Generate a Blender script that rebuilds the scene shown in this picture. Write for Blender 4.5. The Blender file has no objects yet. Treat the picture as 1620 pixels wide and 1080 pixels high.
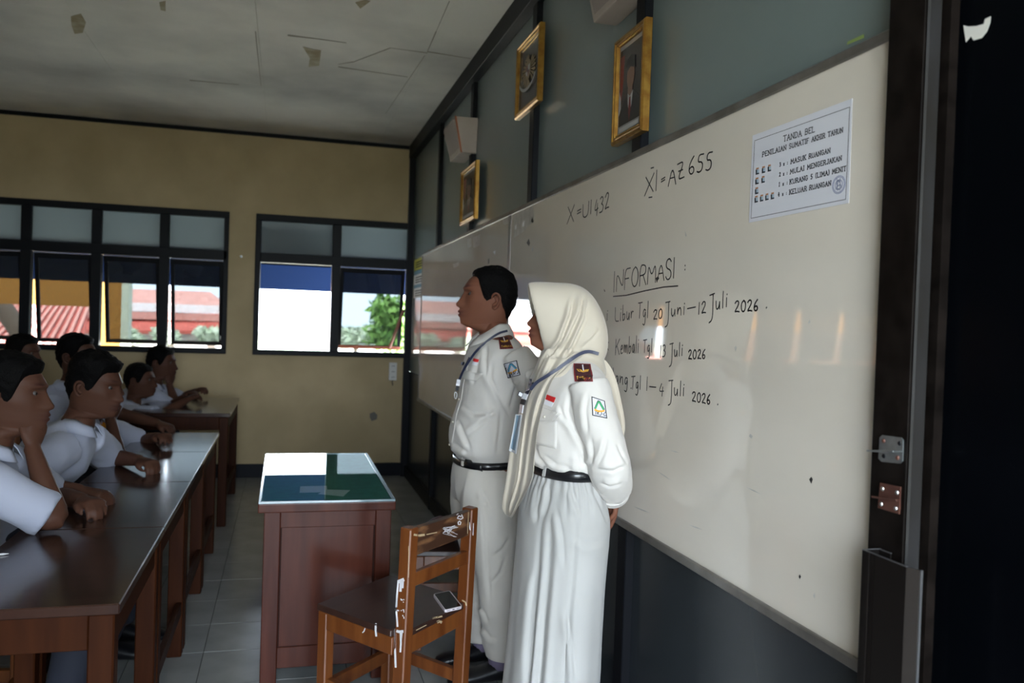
import bpy, bmesh, math, random
import numpy as np
from mathutils import Vector, Matrix, noise
from mathutils.bvhtree import BVHTree

SC = bpy.context.scene
COL = SC.collection
random.seed(7)

# ------------------------------------------------------------------ camera
F_PX, YAW, PITCH, ROLL = 1331.23, .2637, -.0175, .0336      # focal length in pixels of the 1620 x 1080 frame
CAM = np.array([-1.0933, 0.0, 1.3805])
def _basis():
    cy, sy, cp, sp = math.cos(YAW), math.sin(YAW), math.cos(PITCH), math.sin(PITCH)
    w = np.array([sy*cp, cy*cp, sp]); r = np.array([cy, -sy, 0.0]); u = np.cross(r, w)
    c, s = math.cos(ROLL), math.sin(ROLL)
    return c*r + s*u, -s*r + c*u, w
CR, CU, CW = _basis()
cam_data = bpy.data.cameras.new('camera'); cam = bpy.data.objects.new('camera', cam_data); COL.objects.link(cam)
M = Matrix.Identity(4)
for i in range(3):
    M[i][0] = CR[i]; M[i][1] = CU[i]; M[i][2] = -CW[i]; M[i][3] = CAM[i]
cam.matrix_world = M
cam_data.sensor_fit = 'HORIZONTAL'; cam_data.sensor_width = 22.3; cam_data.lens = F_PX/1620*22.3
cam_data.clip_start = .02; cam_data.clip_end = 300
cam_data.dof.use_dof = True; cam_data.dof.focus_distance = 2.35; cam_data.dof.aperture_fstop = 2.4
SC.camera = cam
def ray(x, y): return CW + CR*((x-810)/F_PX) - CU*((y-540)/F_PX)
def onx(x, y, X=0.0): d = ray(x, y); return CAM + d*((X-CAM[0])/d[0])
def ony(x, y, Y): d = ray(x, y); return CAM + d*((Y-CAM[1])/d[1])
def onz(x, y, Z=0.0): d = ray(x, y); return CAM + d*((Z-CAM[2])/d[2])
def atd(x, y, dep): return CAM + ray(x, y)*dep
def proj(P):
    d = np.asarray(P, float) - CAM; w = d @ CW
    return np.stack([810 + F_PX*(d @ CR)/w, 540 - F_PX*(d @ CU)/w], -1)

# ------------------------------------------------------------------ light
SC.view_settings.view_transform = 'Standard'; SC.view_settings.look = 'None'
SC.view_settings.exposure = 1.58; SC.view_settings.gamma = 1.0; SC.view_settings.use_curve_mapping = False
SKY = 9.0
wd = bpy.data.worlds.new('sky'); SC.world = wd; wd.use_nodes = True
bg = wd.node_tree.nodes['Background']; bg.inputs[0].default_value = (.76, .88, 1.0, 1); bg.inputs[1].default_value = SKY
sun_d = bpy.data.lights.new('sun', 'SUN'); sun = bpy.data.objects.new('sun', sun_d); COL.objects.link(sun)
sun_d.energy = 24; sun_d.angle = math.radians(2); sun_d.color = (1, .95, .86)
sun.rotation_euler = (math.radians(24), math.radians(-22), 0); sun.location = (0, 3, 12)
def portal(name, loc, rot, sx, sy):
    l = bpy.data.lights.new(name, 'AREA'); l.shape = 'RECTANGLE'; l.size = sx; l.size_y = sy
    l.cycles.is_portal = True
    o = bpy.data.objects.new(name, l); COL.objects.link(o); o.location = loc; o.rotation_euler = rot
portal('window_portal', (-4.4, 7.78, 1.675), (math.radians(-90), 0, 0), 6.9, 1.25)
portal('door_portal', (-.9, -.88, 1.24), (math.radians(90), 0, 0), 1.5, 2.48)

# ------------------------------------------------------------------ helpers
OFF = {}
def tag(o, label=None, cat=None, group=None, kind=None):
    if label: o['label'] = label
    if cat: o['category'] = cat
    if group: o['group'] = group
    if kind: o['kind'] = kind
    return o
def thing(name, label, cat, loc=(0, 0, 0), group=None):
    o = bpy.data.objects.new(name, None); COL.objects.link(o); o.empty_display_size = .1
    o.location = loc; OFF[o.name] = np.array(loc, float)
    return tag(o, label, cat, group)
def structure(name, loc=(0, 0, 0), label=None):
    o = bpy.data.objects.new(name, None); COL.objects.link(o); o.location = loc; OFF[o.name] = np.array(loc, float)
    return tag(o, label, None, None, 'structure')
def copy_tree(o, parent=None):
    c = o.copy(); COL.objects.link(c)
    if parent: c.parent = parent
    OFF[c.name] = OFF.get(o.name, np.zeros(3))
    for ch in o.children: copy_tree(ch, c)
    return c

class MB:
    def __init__(s): s.v = []; s.f = []; s.uv = None
    def add(s, vs, fs):
        n = len(s.v); s.v += [tuple(map(float, p)) for p in vs]; s.f += [tuple(i+n for i in f) for f in fs]; return s
    def box(s, lo, hi):
        x0, y0, z0 = lo; x1, y1, z1 = hi
        return s.add([(x0,y0,z0),(x1,y0,z0),(x1,y1,z0),(x0,y1,z0),(x0,y0,z1),(x1,y0,z1),(x1,y1,z1),(x0,y1,z1)],
                     [(3,2,1,0),(4,5,6,7),(0,1,5,4),(1,2,6,5),(2,3,7,6),(3,0,4,7)])
    def obox(s, c, ax, ay, az, hx, hy, hz):
        c, ax, ay, az = [np.array(q, float) for q in (c, ax, ay, az)]
        vs = [c+ax*(i*hx)+ay*(j*hy)+az*(k*hz) for k in (-1, 1) for i, j in ((-1,-1),(1,-1),(1,1),(-1,1))]
        return s.add(vs, [(3,2,1,0),(4,5,6,7),(0,1,5,4),(1,2,6,5),(2,3,7,6),(3,0,4,7)])
    def bar(s, a, b, w, t, up=(0, 0, 1)):
        a, b, up = np.array(a, float), np.array(b, float), np.array(up, float)
        d = b-a; L = np.linalg.norm(d); d /= L
        n = np.cross(up, d); n /= np.linalg.norm(n); u = np.cross(d, n)
        return s.obox((a+b)/2, d, n, u, L/2, w/2, t/2)
    def hexa(s, vs): return s.add(vs, [(3,2,1,0),(4,5,6,7),(0,1,5,4),(1,2,6,5),(2,3,7,6),(3,0,4,7)])
    def loft(s, rings, cap=True, closed=True):
        n = len(rings[0]); vs = [p for r in rings for p in r]; fs = []
        for i in range(len(rings)-1):
            for j in range(n if closed else n-1):
                k = (j+1) % n
                fs.append((i*n+j, i*n+k, (i+1)*n+k, (i+1)*n+j))
        if cap and closed:
            fs.append(tuple(range(n-1, -1, -1))); fs.append(tuple((len(rings)-1)*n+j for j in range(n)))
        return s.add(vs, fs)
    def tube(s, path, rad, n=12, ref=(0, 0, 1), cap=True):
        path = [np.array(p, float) for p in path]; m = len(path)
        if np.isscalar(rad): rad = [rad]*m
        ref = np.array(ref, float); rings = []
        for i, p in enumerate(path):
            d = path[min(i+1, m-1)] - path[max(i-1, 0)]; d = d/(np.linalg.norm(d)+1e-12)
            a = np.cross(ref, d)
            if np.linalg.norm(a) < 1e-3: a = np.cross(np.array([1.0, 0.01, 0]), d)
            a /= np.linalg.norm(a); b = np.cross(d, a)
            ra, rb = (rad[i], rad[i]) if np.isscalar(rad[i]) else rad[i]
            rings.append([p + a*(ra*math.cos(t)) + b*(rb*math.sin(t)) for t in np.linspace(0, 2*math.pi, n, endpoint=False)])
        return s.loft(rings, cap)
    def prism(s, poly, axis, a, b):
        """poly of 2-D points extruded along axis from a to b"""
        def P(q, h):
            return {0: (h, q[0], q[1]), 1: (q[0], h, q[1]), 2: (q[0], q[1], h)}[axis]
        n = len(poly)
        return s.add([P(q, a) for q in poly]+[P(q, b) for q in poly],
                     [tuple(range(n-1, -1, -1)), tuple(range(n, 2*n))]+[(i, (i+1) % n, n+(i+1) % n, n+i) for i in range(n)])
    def sphere(s, c, r, nu=16, nv=10):
        c = np.array(c, float); r = np.array([r]*3 if np.isscalar(r) else r)
        rings = []
        for i in range(1, nv):
            t = math.pi*i/nv
            rings.append([c + r*np.array([math.sin(t)*math.cos(p), math.sin(t)*math.sin(p), math.cos(t)]) for p in np.linspace(0, 2*math.pi, nu, endpoint=False)])
        n0 = len(s.v); s.loft(rings, cap=True); return s
    def mesh(s, name='m', off=(0, 0, 0)):
        me = bpy.data.meshes.new(name)
        o = np.array(off, float)
        me.from_pydata([tuple(np.array(p)-o) for p in s.v], [], s.f); me.validate(); me.update()
        bm = bmesh.new(); bm.from_mesh(me); bmesh.ops.recalc_face_normals(bm, faces=bm.faces); bm.to_mesh(me); bm.free()
        return me
    def build(s, name, mat, parent=None, bevel=0, smooth=False, off=None, seg=1):
        if off is None: off = OFF[parent.name] if parent else (0, 0, 0)
        me = s.mesh(name, off)
        if bevel:
            bm = bmesh.new(); bm.from_mesh(me)
            bmesh.ops.bevel(bm, geom=[e for e in bm.edges if len(e.link_faces) == 2 and e.calc_face_angle(0) > .5], offset=bevel, segments=seg, affect='EDGES', profile=.7)
            bm.to_mesh(me); bm.free()
        return mesh_obj(name, me, mat, parent, smooth, off)
def mesh_obj(name, me, mat, parent=None, smooth=False, off=(0, 0, 0)):
    o = bpy.data.objects.new(name, me); COL.objects.link(o)
    if mat: me.materials.append(MAT[mat] if isinstance(mat, str) else mat)
    if smooth: me.shade_smooth()
    if parent: o.parent = parent
    OFF[o.name] = np.array(off, float)
    return o
def plain(name, mb, mat, label=None, cat=None, group=None, kind=None, loc=None, **k):
    """a thing that is one mesh; origin at loc"""
    loc = np.array(loc if loc is not None else np.mean(np.array(mb.v), 0), float)
    o = mb.build(name, mat, None, off=loc, **k); o.location = loc
    return tag(o, label, cat, group, kind)

# ------------------------------------------------------------------ materials
MAT = {}
def mat(name, col, rough=.5, metal=0, spec=.5, coat=0, noise_amt=0, noise_scale=8, col2=None, bump=0, bump_scale=60, stretch=None, sheen=0, coat_rough=.05, detail=6, ramp=(.35, .65)):
    m = bpy.data.materials.new(name); m.use_nodes = True; nt = m.node_tree; b = nt.nodes['Principled BSDF']
    b.inputs['Base Color'].default_value = (*col, 1); b.inputs['Roughness'].default_value = rough
    b.inputs['Metallic'].default_value = metal; b.inputs['Specular IOR Level'].default_value = spec
    b.inputs['Coat Weight'].default_value = coat; b.inputs['Coat Roughness'].default_value = coat_rough
    if sheen: b.inputs['Sheen Weight'].default_value = sheen
    co = nt.nodes.new('ShaderNodeTexCoord'); mp = nt.nodes.new('ShaderNodeMapping'); nt.links.new(co.outputs['Object'], mp.inputs[0])
    if stretch: mp.inputs['Scale'].default_value = stretch
    if col2:
        n = nt.nodes.new('ShaderNodeTexNoise'); n.inputs['Scale'].default_value = noise_scale; n.inputs['Detail'].default_value = detail
        nt.links.new(mp.outputs[0], n.inputs['Vector'])
        r = nt.nodes.new('ShaderNodeValToRGB'); r.color_ramp.elements[0].position, r.color_ramp.elements[1].position = ramp
        r.color_ramp.elements[0].color = (*col, 1); r.color_ramp.elements[1].color = (*col2, 1)
        nt.links.new(n.outputs['Fac'], r.inputs[0]); nt.links.new(r.outputs[0], b.inputs['Base Color'])
    if bump:
        n2 = nt.nodes.new('ShaderNodeTexNoise'); n2.inputs['Scale'].default_value = bump_scale; n2.inputs['Detail'].default_value = 4
        nt.links.new(mp.outputs[0], n2.inputs['Vector'])
        bp = nt.nodes.new('ShaderNodeBump'); bp.inputs['Strength'].default_value = bump; bp.inputs['Distance'].default_value = .01
        nt.links.new(n2.outputs['Fac'], bp.inputs['Height']); nt.links.new(bp.outputs[0], b.inputs['Normal'])
    MAT[name] = m; return m
def emis(name, col, s):
    m = bpy.data.materials.new(name); m.use_nodes = True; b = m.node_tree.nodes['Principled BSDF']
    b.inputs['Emission Color'].default_value = (*col, 1); b.inputs['Emission Strength'].default_value = s; MAT[name] = m
def glass(name, tint, rough=0.0, fres=1.45, haze=0., hcol=(.5, .5, .5)):
    m = bpy.data.materials.new(name); m.use_nodes = True; nt = m.node_tree; nt.nodes.clear()
    o = nt.nodes.new('ShaderNodeOutputMaterial'); mx = nt.nodes.new('ShaderNodeMixShader'); t = nt.nodes.new('ShaderNodeBsdfTransparent')
    g = nt.nodes.new('ShaderNodeBsdfGlossy'); f = nt.nodes.new('ShaderNodeFresnel'); f.inputs[0].default_value = fres
    t.inputs[0].default_value = (*tint, 1); g.inputs['Roughness'].default_value = rough
    ge = nt.nodes.new('ShaderNodeNewGeometry'); mu = nt.nodes.new('ShaderNodeMath'); mu.operation = 'MULTIPLY'; iv = nt.nodes.new('ShaderNodeMath'); iv.operation = 'SUBTRACT'; iv.inputs[0].default_value = 1
    nt.links.new(ge.outputs['Backfacing'], iv.inputs[1]); nt.links.new(f.outputs[0], mu.inputs[0]); nt.links.new(iv.outputs[0], mu.inputs[1]); nt.links.new(mu.outputs[0], mx.inputs[0]);   # the far side of the sheet adds no mirror
    nt.links.new(t.outputs[0], mx.inputs[1]); nt.links.new(g.outputs[0], mx.inputs[2]); nt.links.new(mx.outputs[0], o.inputs[0])
    if haze:      # dust on the pane
        df = nt.nodes.new('ShaderNodeBsdfDiffuse'); tl = nt.nodes.new('ShaderNodeBsdfTranslucent'); m1 = nt.nodes.new('ShaderNodeMixShader'); m2 = nt.nodes.new('ShaderNodeMixShader')
        df.inputs[0].default_value = (*hcol, 1); tl.inputs[0].default_value = (*hcol, 1); m2.inputs[0].default_value = haze
        nt.links.new(df.outputs[0], m1.inputs[1]); nt.links.new(tl.outputs[0], m1.inputs[2])
        nt.links.new(mx.outputs[0], m2.inputs[1]); nt.links.new(m1.outputs[0], m2.inputs[2]); nt.links.new(m2.outputs[0], o.inputs[0])
    MAT[name] = m
mat('cream_paint', (.39, .30, .165), .75, col2=(.47, .365, .21), noise_scale=2.2, bump=.08, bump_scale=30)
mat('ceiling_board', (.46, .44, .415), .85, col2=(.78, .745, .69), noise_scale=1.1, bump=.05, bump_scale=12, ramp=(.3, .62))
mat('stain', (.30, .24, .14), .9, col2=(.44, .39, .28), noise_scale=14)
mat('seam_dirt', (.30, .265, .215), .9)
mat('dark_frame', (.004, .0045, .0065), .5, spec=.15)
mat('dark_frame_brown', (.003, .002, .0016), .5, spec=.08, col2=(.009, .0065, .0055), noise_scale=20)
mat('partition', (.16, .20, .20), .28, col2=(.185, .225, .225), noise_scale=1.5, spec=.5, bump=.02, bump_scale=6)
mat('black_panel', (.0012, .0016, .0025), .2, spec=.04)
mat('tile', (.25, .255, .25), .22, col2=(.30, .305, .30), noise_scale=5, bump=.01, bump_scale=20)
mat('grout', (.06, .06, .055), .9)
mat('base_paint', (.004, .005, .009), .5, spec=.15)
mat('white_paint', (.62, .61, .58), .6)
mat('board_white', (.66, .60, .525), .035, col2=(.74, .675, .595), noise_scale=1.6, stretch=(1, .6, 1.4), spec=.55, bump=.012, bump_scale=2.2)
mat('aluminium', (.30, .28, .265), .38, metal=.75, col2=(.20, .185, .17), noise_scale=9)
mat('marker', (.012, .012, .014), .5)
mat('smudge', (.36, .34, .315), .35, col2=(.5, .48, .45), noise_scale=25)
mat('paper', (.66, .66, .72), .7)
mat('paper_white', (.78, .79, .82), .7)
mat('ink', (.02, .02, .03), .7)
mat('stamp_ink', (.30, .32, .48), .7)
mat('gold', (.42, .23, .045), .34, metal=.75, col2=(.26, .12, .02), noise_scale=30)
mat('gold_bright', (.80, .50, .17), .2, metal=.9)
mat('gold_dark', (.25, .07, .02), .4, metal=.4)
mat('photo_dark', (.035, .03, .03), .25, col2=(.05, .045, .045), noise_scale=6)
mat('photo_suit', (.012, .012, .014), .3)
mat('photo_skin', (.22, .12, .085), .3)
mat('photo_white', (.42, .42, .43), .3)
mat('photo_red', (.16, .015, .012), .3)
mat('photo_mat', (.24, .235, .24), .4)
mat('photo_gold', (.22, .14, .05), .3)
mat('speaker_box', (.30, .245, .215), .6, col2=(.35, .29, .255), noise_scale=6)
mat('speaker_grille', (.26, .215, .20), .8, bump=.3, bump_scale=400)
mat('desk_wood', (.042, .011, .0065), .26, col2=(.072, .020, .012), noise_scale=3, stretch=(6, 6, .6), coat=.05, coat_rough=.10, detail=9, spec=.08)
mat('desk_wood_dark', (.022, .007, .0045), .5, spec=.05)
mat('desk_cloth', (.016, .15, .105), .8, col2=(.022, .19, .135), noise_scale=30)
glass('desk_glass', (.88, .97, .94), 0.0, 1.52)
mat('glass_edge', (.22, .30, .33), .12, spec=.8)
mat('chair_wood', (.115, .030, .0065), .38, col2=(.18, .055, .0125), noise_scale=3.5, stretch=(8, 8, .7), coat=.25, coat_rough=.25, detail=8)
mat('chair_wood_worn', (.055, .022, .011), .5, col2=(.26, .12, .05), noise_scale=5, stretch=(2, 2, 7), detail=10, ramp=(.5, .72))
mat('chair_seat', (.030, .013, .0095), .36, col2=(.045, .020, .014), noise_scale=5, stretch=(1, 6, 1), coat=.2)
mat('raw_wood', (.46, .33, .19), .8)
mat('white_drip', (.72, .70, .72), .55)
mat('table_top', (.022, .0095, .007), .2, col2=(.040, .018, .012), noise_scale=4, stretch=(1, 7, 1), coat=.35, coat_rough=.10, spec=.2, bump=.02, bump_scale=10)
mat('table_leg', (.024, .0065, .0022), .5, col2=(.034, .0095, .003), noise_scale=4, stretch=(8, 8, 1), coat=.0, spec=.06)
mat('cloth_white', (.58, .545, .51), .85, col2=(.63, .595, .56), noise_scale=5, bump=.05, bump_scale=350, sheen=.15)
mat('trouser_cloth', (.53, .49, .44), .85, col2=(.58, .54, .49), noise_scale=5, bump=.05, bump_scale=350, sheen=.15)
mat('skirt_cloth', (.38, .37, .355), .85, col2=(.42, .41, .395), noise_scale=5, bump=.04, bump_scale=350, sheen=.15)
mat('hijab_cloth', (.49, .43, .35), .8, col2=(.53, .47, .385), noise_scale=4, bump=.05, bump_scale=420, sheen=.25)
mat('student_shirt', (.32, .335, .41), .85, sheen=.1, bump=.05, bump_scale=200)  # white shirts, with the bluish cast of the light put into the colour
mat('navy_cloth', (.010, .012, .022), .85)
mat('belt_black', (.006, .006, .008), .32, coat=.3)
mat('shoe_black', (.006, .006, .008), .35)
mat('sock', (.16, .13, .20), .9)
mat('hair', (.0018, .0015, .0015), .65, spec=.08, bump=.5, bump_scale=220)
mat('hair_fade', (.030, .018, .013), .7, bump=.4, bump_scale=300)
mat('button', (.55, .50, .42), .4)
mat('flag_red', (.55, .015, .015), .7)
mat('flag_white', (.72, .72, .76), .7)
mat('maroon', (.045, .006, .008), .7, bump=.2, bump_scale=300)
mat('maroon_edge', (.16, .012, .016), .7)
mat('gold_thread', (.55, .30, .04), .5)
mat('patch_white', (.60, .60, .66), .7)
mat('patch_black', (.010, .010, .014), .7)
mat('patch_blue', (.06, .30, .48), .7)
mat('patch_green', (.04, .36, .13), .7)
mat('patch_orange', (.72, .34, .03), .7)
mat('lanyard', (.016, .020, .050), .55)
mat('lanyard_grey', (.035, .04, .075), .5)
mat('card_blue', (.16, .24, .32), .25, col2=(.22, .30, .37), noise_scale=20)
mat('clear_plastic', (.60, .62, .66), .2)
mat('phone_body', (.62, .55, .58), .3)
mat('phone_screen', (.006, .007, .009), .06)
mat('galvanised', (.42, .45, .46), .35, metal=.85, col2=(.30, .32, .33), noise_scale=40)
mat('rust_plate', (.11, .045, .035), .45, metal=.5, col2=(.16, .07, .05), noise_scale=40)
mat('screw', (.5, .48, .46), .3, metal=.9)
mat('bronze_alu', (.006, .0045, .004), .4, spec=.2)
mat('bronze_alu_light', (.022, .018, .016), .35, spec=.3)
mat('jamb_edge', (.022, .021, .022), .45, spec=.3, col2=(.013, .011, .009), noise_scale=12, stretch=(1, 1, .3))
mat('cut_metal', (.45, .45, .47), .3, metal=.9)
mat('torn_paper', (.66, .64, .60), .8)
mat('socket_white', (.62, .61, .58), .4)
mat('sunlit_red_brown', (.20, .055, .035), .5)
glass('tinted_pane', (.22, .235, .24), 0.0, 1.5, .03, (.16, .165, .165))
glass('dusty_pane', (.22, .25, .26), 0.0, 1.5, .45, (.30, .34, .36))
mat('valance_blue', (.0035, .012, .045), .7, spec=.1)
mat('soffit', (.26, .235, .24), .8)
mat('blocker_wall', (.10, .04, .015), .8)
mat('orange_paint', (.30, .12, .008), .7)
mat('pale_column', (.52, .54, .42), .7)
mat('roof_red', (.40, .07, .05), .8, col2=(.47, .10, .075), noise_scale=3)
mat('roof_pale', (.50, .22, .18), .8, col2=(.56, .27, .23), noise_scale=2)
mat('render_white', (.75, .75, .75), .8)
mat('ground_pale', (.42, .40, .36), .9, col2=(.34, .34, .27), noise_scale=.7)
mat('yard_dark', (.16, .155, .13), .9, col2=(.12, .13, .09), noise_scale=.7)
mat('leaf', (.10, .22, .035), .6, col2=(.19, .34, .07), noise_scale=3)
mat('leaf_pale', (.42, .50, .34), .6, col2=(.58, .62, .5), noise_scale=3)
mat('bark', (.10, .07, .05), .9, bump=.5, bump_scale=20)
mat('bag_maroon', (.045, .010, .018), .6)
mat('poster_yellow', (.55, .52, .04), .35)
mat('poster_blue', (.06, .24, .42), .35)
mat('acrylic', (.40, .42, .43), .08, spec=.7)
mat('mobile_black', (.006, .006, .007), .4)
def skin_mat(name, col, lip):
    m = bpy.data.materials.new(name); m.use_nodes = True; nt = m.node_tree; b = nt.nodes['Principled BSDF']
    a = nt.nodes.new('ShaderNodeAttribute'); a.attribute_name = 'tone'; n = nt.nodes.new('ShaderNodeTexNoise'); n.inputs['Scale'].default_value = 45
    mx = nt.nodes.new('ShaderNodeMix'); mx.data_type = 'RGBA'; mx.inputs['A'].default_value = (*col, 1); mx.inputs['B'].default_value = (*lip, 1)
    nt.links.new(a.outputs['Fac'], mx.inputs['Factor']); nt.links.new(mx.outputs['Result'], b.inputs['Base Color'])
    b.inputs['Roughness'].default_value = .55; b.inputs['Specular IOR Level'].default_value = .15; b.inputs['Subsurface Weight'].default_value = .12
    b.inputs['Subsurface Radius'].default_value = (.01, .004, .002)
    bp = nt.nodes.new('ShaderNodeBump'); bp.inputs['Strength'].default_value = .06; nt.links.new(n.outputs['Fac'], bp.inputs['Height']); nt.links.new(bp.outputs[0], b.inputs['Normal'])
    MAT[name] = m
skin_mat('skin', (.165, .066, .040), (.08, .026, .022))
skin_mat('skin_shaded', (.068, .029, .018), (.034, .012, .010))  # students' skin, darkened for the shade they sit in
mat('eye_white', (.055, .045, .042), .4); mat('eye_dark', (.01, .006, .004), .15)
# ------------------------------------------------------------------ the room
D, H, XL, YB = 7.604, 2.975, -8.0, -.8
WT, WB = 2.28, 1.066
# floor: tiles near the camera are pieces, the rest of the floor is one part
floor = structure('floor'); 
MB().box((XL, YB, -.12), (0, D, -.004)).build('screed', 'grout', floor)
xs = [0.0] + [-.26 - .28*k for k in range(28)] + [XL]; ys = [YB] + [3.97+.33*k for k in range(-14, 11)] + [D]
shared = {}
rest = MB()
for i in range(len(xs)-1):
    for j in range(len(ys)-1):
        x1, x0, y0, y1 = xs[i], xs[i+1], ys[j], ys[j+1]
        if x0 > -3.1 and y0 > 1.9:
            key = (round(x1-x0, 3), round(y1-y0, 3))
            c = ((x0+x1)/2, (y0+y1)/2)
            if key not in shared:
                hx, hy = (x1-x0)/2-.0018, (y1-y0)/2-.0018
                me = MB().box((-hx, -hy, -.01), (hx, hy, 0)).mesh('tile'); me.materials.append(MAT['tile']); shared[key] = me
            o = bpy.data.objects.new('tile', shared[key]); COL.objects.link(o); o.parent = floor; o.location = (*c, random.uniform(-.0004, .0004))
            o.rotation_euler = (random.uniform(-.0008, .0008), random.uniform(-.0008, .0008), 0)
        else:
            rest.box((x0+.0018, y0+.0018, -.01), (x1-.0018, y1-.0018, 0))
tag(rest.build('tiling', 'tile', floor), kind='stuff')
# ceiling panels
ceiling = structure('ceiling')
MB().box((XL, YB, H+.014), (0, D, H+.1)).build('ceiling_void', 'seam_dirt', ceiling)
cx = [0, -.33] + [-1.285-.955*k for k in range(7)] + [XL]; cy = [YB, .55, 1.65, 2.75, 3.85, 4.95, 6.05, D]
for i in range(len(cx)-1):
    for j in range(len(cy)-1):
        p = MB().box((cx[i+1]+.0008, cy[j]+.0008, H + random.uniform(0, .0015)), (cx[i]-.0008, cy[j+1]-.0008, H+.013)).build('ceiling_panel', 'ceiling_board', ceiling)
def ceil_patch(name, pts, m, dz=.0012):
    w = [onz(*q, H-dz) for q in pts]; w2 = [p + np.array([0, 0, .002]) for p in w]; n = len(w)
    MB().add(w+w2, [tuple(range(n)), tuple(range(2*n-1, n-1, -1))]+[(i, (i+1) % n, n+(i+1) % n, n+i) for i in range(n)]).build(name, m, ceiling)
ceil_patch('water_stain', [(112, 26), (128, 22), (136, 36), (131, 52), (118, 54), (113, 40)], 'stain')
ceil_patch('water_stain', [(479, 74), (495, 78), (508, 80), (505, 104), (488, 106), (490, 92)], 'stain')
ceil_patch('water_stain', [(562, 4), (578, 0), (586, 2), (570, 14)], 'stain')
ceil_patch('water_stain', [(252, 4), (262, 2), (262, 18), (254, 16)], 'stain')
for a, b, t in (((404, 50), (413, 136), 1.1), ((455, 56), (505, 62), 1.6), ((505, 62), (548, 68), 1.0), ((711, 2), (690, 50), .9), ((690, 50), (676, 82), 1.3), ((676, 82), (745, 93), .8), ((676, 84), (618, 76), .6), ((618, 76), (560, 98), .6), ((560, 98), (535, 102), .6), ((535, 106), (645, 122), .6), ((300, 127), (378, 134), 1.0), ((672, 88), (610, 180), .5)):
    a, b = np.array(a, float), np.array(b, float); d = b-a; n = np.array([-d[1], d[0]])/np.linalg.norm(d)*t*.75
    ceil_patch('ceiling_crack', [a-n, b-n*.5, b+n*.5, a+n], 'seam_dirt', .0008)
# far wall with its two window openings
W1X0, W1X1, W2X0, W2X1 = -6.77, -1.577, -1.36, -.035
wf = MB(); y0, y1 = D, D+.16
wf.box((XL, y0, -.1), (0, y1, WB)); wf.box((XL, y0, WT), (0, y1, H+.1))
wf.box((XL, y0, WB), (W1X0, y1, WT)); wf.box((W1X1, y0, WB), (W2X0, y1, WT)); wf.box((W2X1, y0, WB), (0, y1, WT))
o = wf.build('wall_far', 'cream_paint'); tag(o, 'cream painted wall with two dark framed windows', kind='structure')
tag(MB().box((XL, D-.014, 0), (-.03, D-.0005, .117)).build('baseboard_far', 'base_paint', bevel=.003), kind='structure')
tag(MB().box((XL, D-.02, H-.032), (-.05, D-.0005, H-.001)).build('trim_1', 'dark_frame'), kind='structure')
# left wall, back wall (door and windows behind the photographer)
tag(MB().box((XL-.15, YB, -.1), (XL, D, H+.1)).build('wall_left', 'cream_paint'), kind='structure')
wb = MB(); y0, y1 = YB-.15, YB
wb.box((XL, y0, -.1), (-1.65, y1, H+.1)); wb.box((-1.65, y0, 2.48), (-.15, y1, H+.1)); wb.box((-.15, y0, -.1), (0, y1, H+.1))
tag(wb.build('wall_back', 'cream_paint'), 'wall with the open doorway behind the photographer', kind='structure')
# right wall: partition panels between dark posts
wr = structure('wall_right'); MB().box((.013, YB, -.1), (.15, D, H+.1)).build('backing', 'dark_frame', wr)
posts = [6.16, 5.04, 3.70, 2.475]; edges = [D] + sum([[a+.07, a] for a in posts], []) + [1.30]
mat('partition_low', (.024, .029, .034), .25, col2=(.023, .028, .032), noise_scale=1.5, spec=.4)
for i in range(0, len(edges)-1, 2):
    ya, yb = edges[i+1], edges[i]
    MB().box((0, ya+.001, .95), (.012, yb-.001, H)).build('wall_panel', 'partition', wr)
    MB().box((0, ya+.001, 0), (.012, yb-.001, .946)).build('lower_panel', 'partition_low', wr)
for a in posts: MB().box((-.0275, a, 0), (.012, a+.07, H-.001)).build('post', 'dark_frame', wr, bevel=.003)
MB().box((-.055, D-.06, 0), (0, D-.0145, H-.033)).build('post', 'dark_frame', wr)
MB().box((-.06, 1.21, H-.115), (0, D-.021, H-.001)).build('head_beam', 'dark_frame', wr, bevel=.003)
tag(MB().box((-.022, 1.31, 0), (-.0005, D-.061, .10)).build('baseboard_right', 'dark_frame'), kind='structure')
# door area beside the whiteboard
door = structure('door_1', (-.03, .2, 0), 'black door leaf at the right edge of the picture')
MB().box((-.012, YB, 0), (.012, 1.209, H)).build('door_leaf', 'black_panel', door)
MB().box((-.06, 1.21, 0), (.012, 1.30, H-.116)).build('jamb', 'dark_frame_brown', door, bevel=.0015)
MB().box((-.0585, 1.203, 0), (-.030, 1.2095, H-.116)).build('jamb_edge', 'jamb_edge', door, bevel=.003)  # lighter strip, coloured for the light along the jamb's edge
MB().box((-.03, 1.185, 0), (-.0125, 1.2095, H-.116)).build('door_stop', 'dark_frame_brown', door)
def on_door(pts): return [onx(x, y, -.0128) for x, y in pts]
def flat_x(mb, w, dx):
    n = len(w); b = [p + np.array([dx, 0, 0]) for p in w]
    mb.add(w+b, [tuple(range(n)), tuple(range(2*n-1, n-1, -1))]+[(i, (i+1) % n, n+(i+1) % n, n+i) for i in range(n)])
for pts in ([(1524, 40), (1532, 42), (1545, 41), (1556, 38), (1558, 30), (1567, 26), (1566, 36), (1561, 50), (1553, 60), (1540, 64), (1536, 57), (1528, 67)], [(1504, 74), (1506, 62), (1510, 57), (1512, 48), (1513, 60), (1511, 76)]):
    m = MB(); flat_x(m, on_door(pts), .0006); m.build('torn_paper', 'torn_paper', door)

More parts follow.
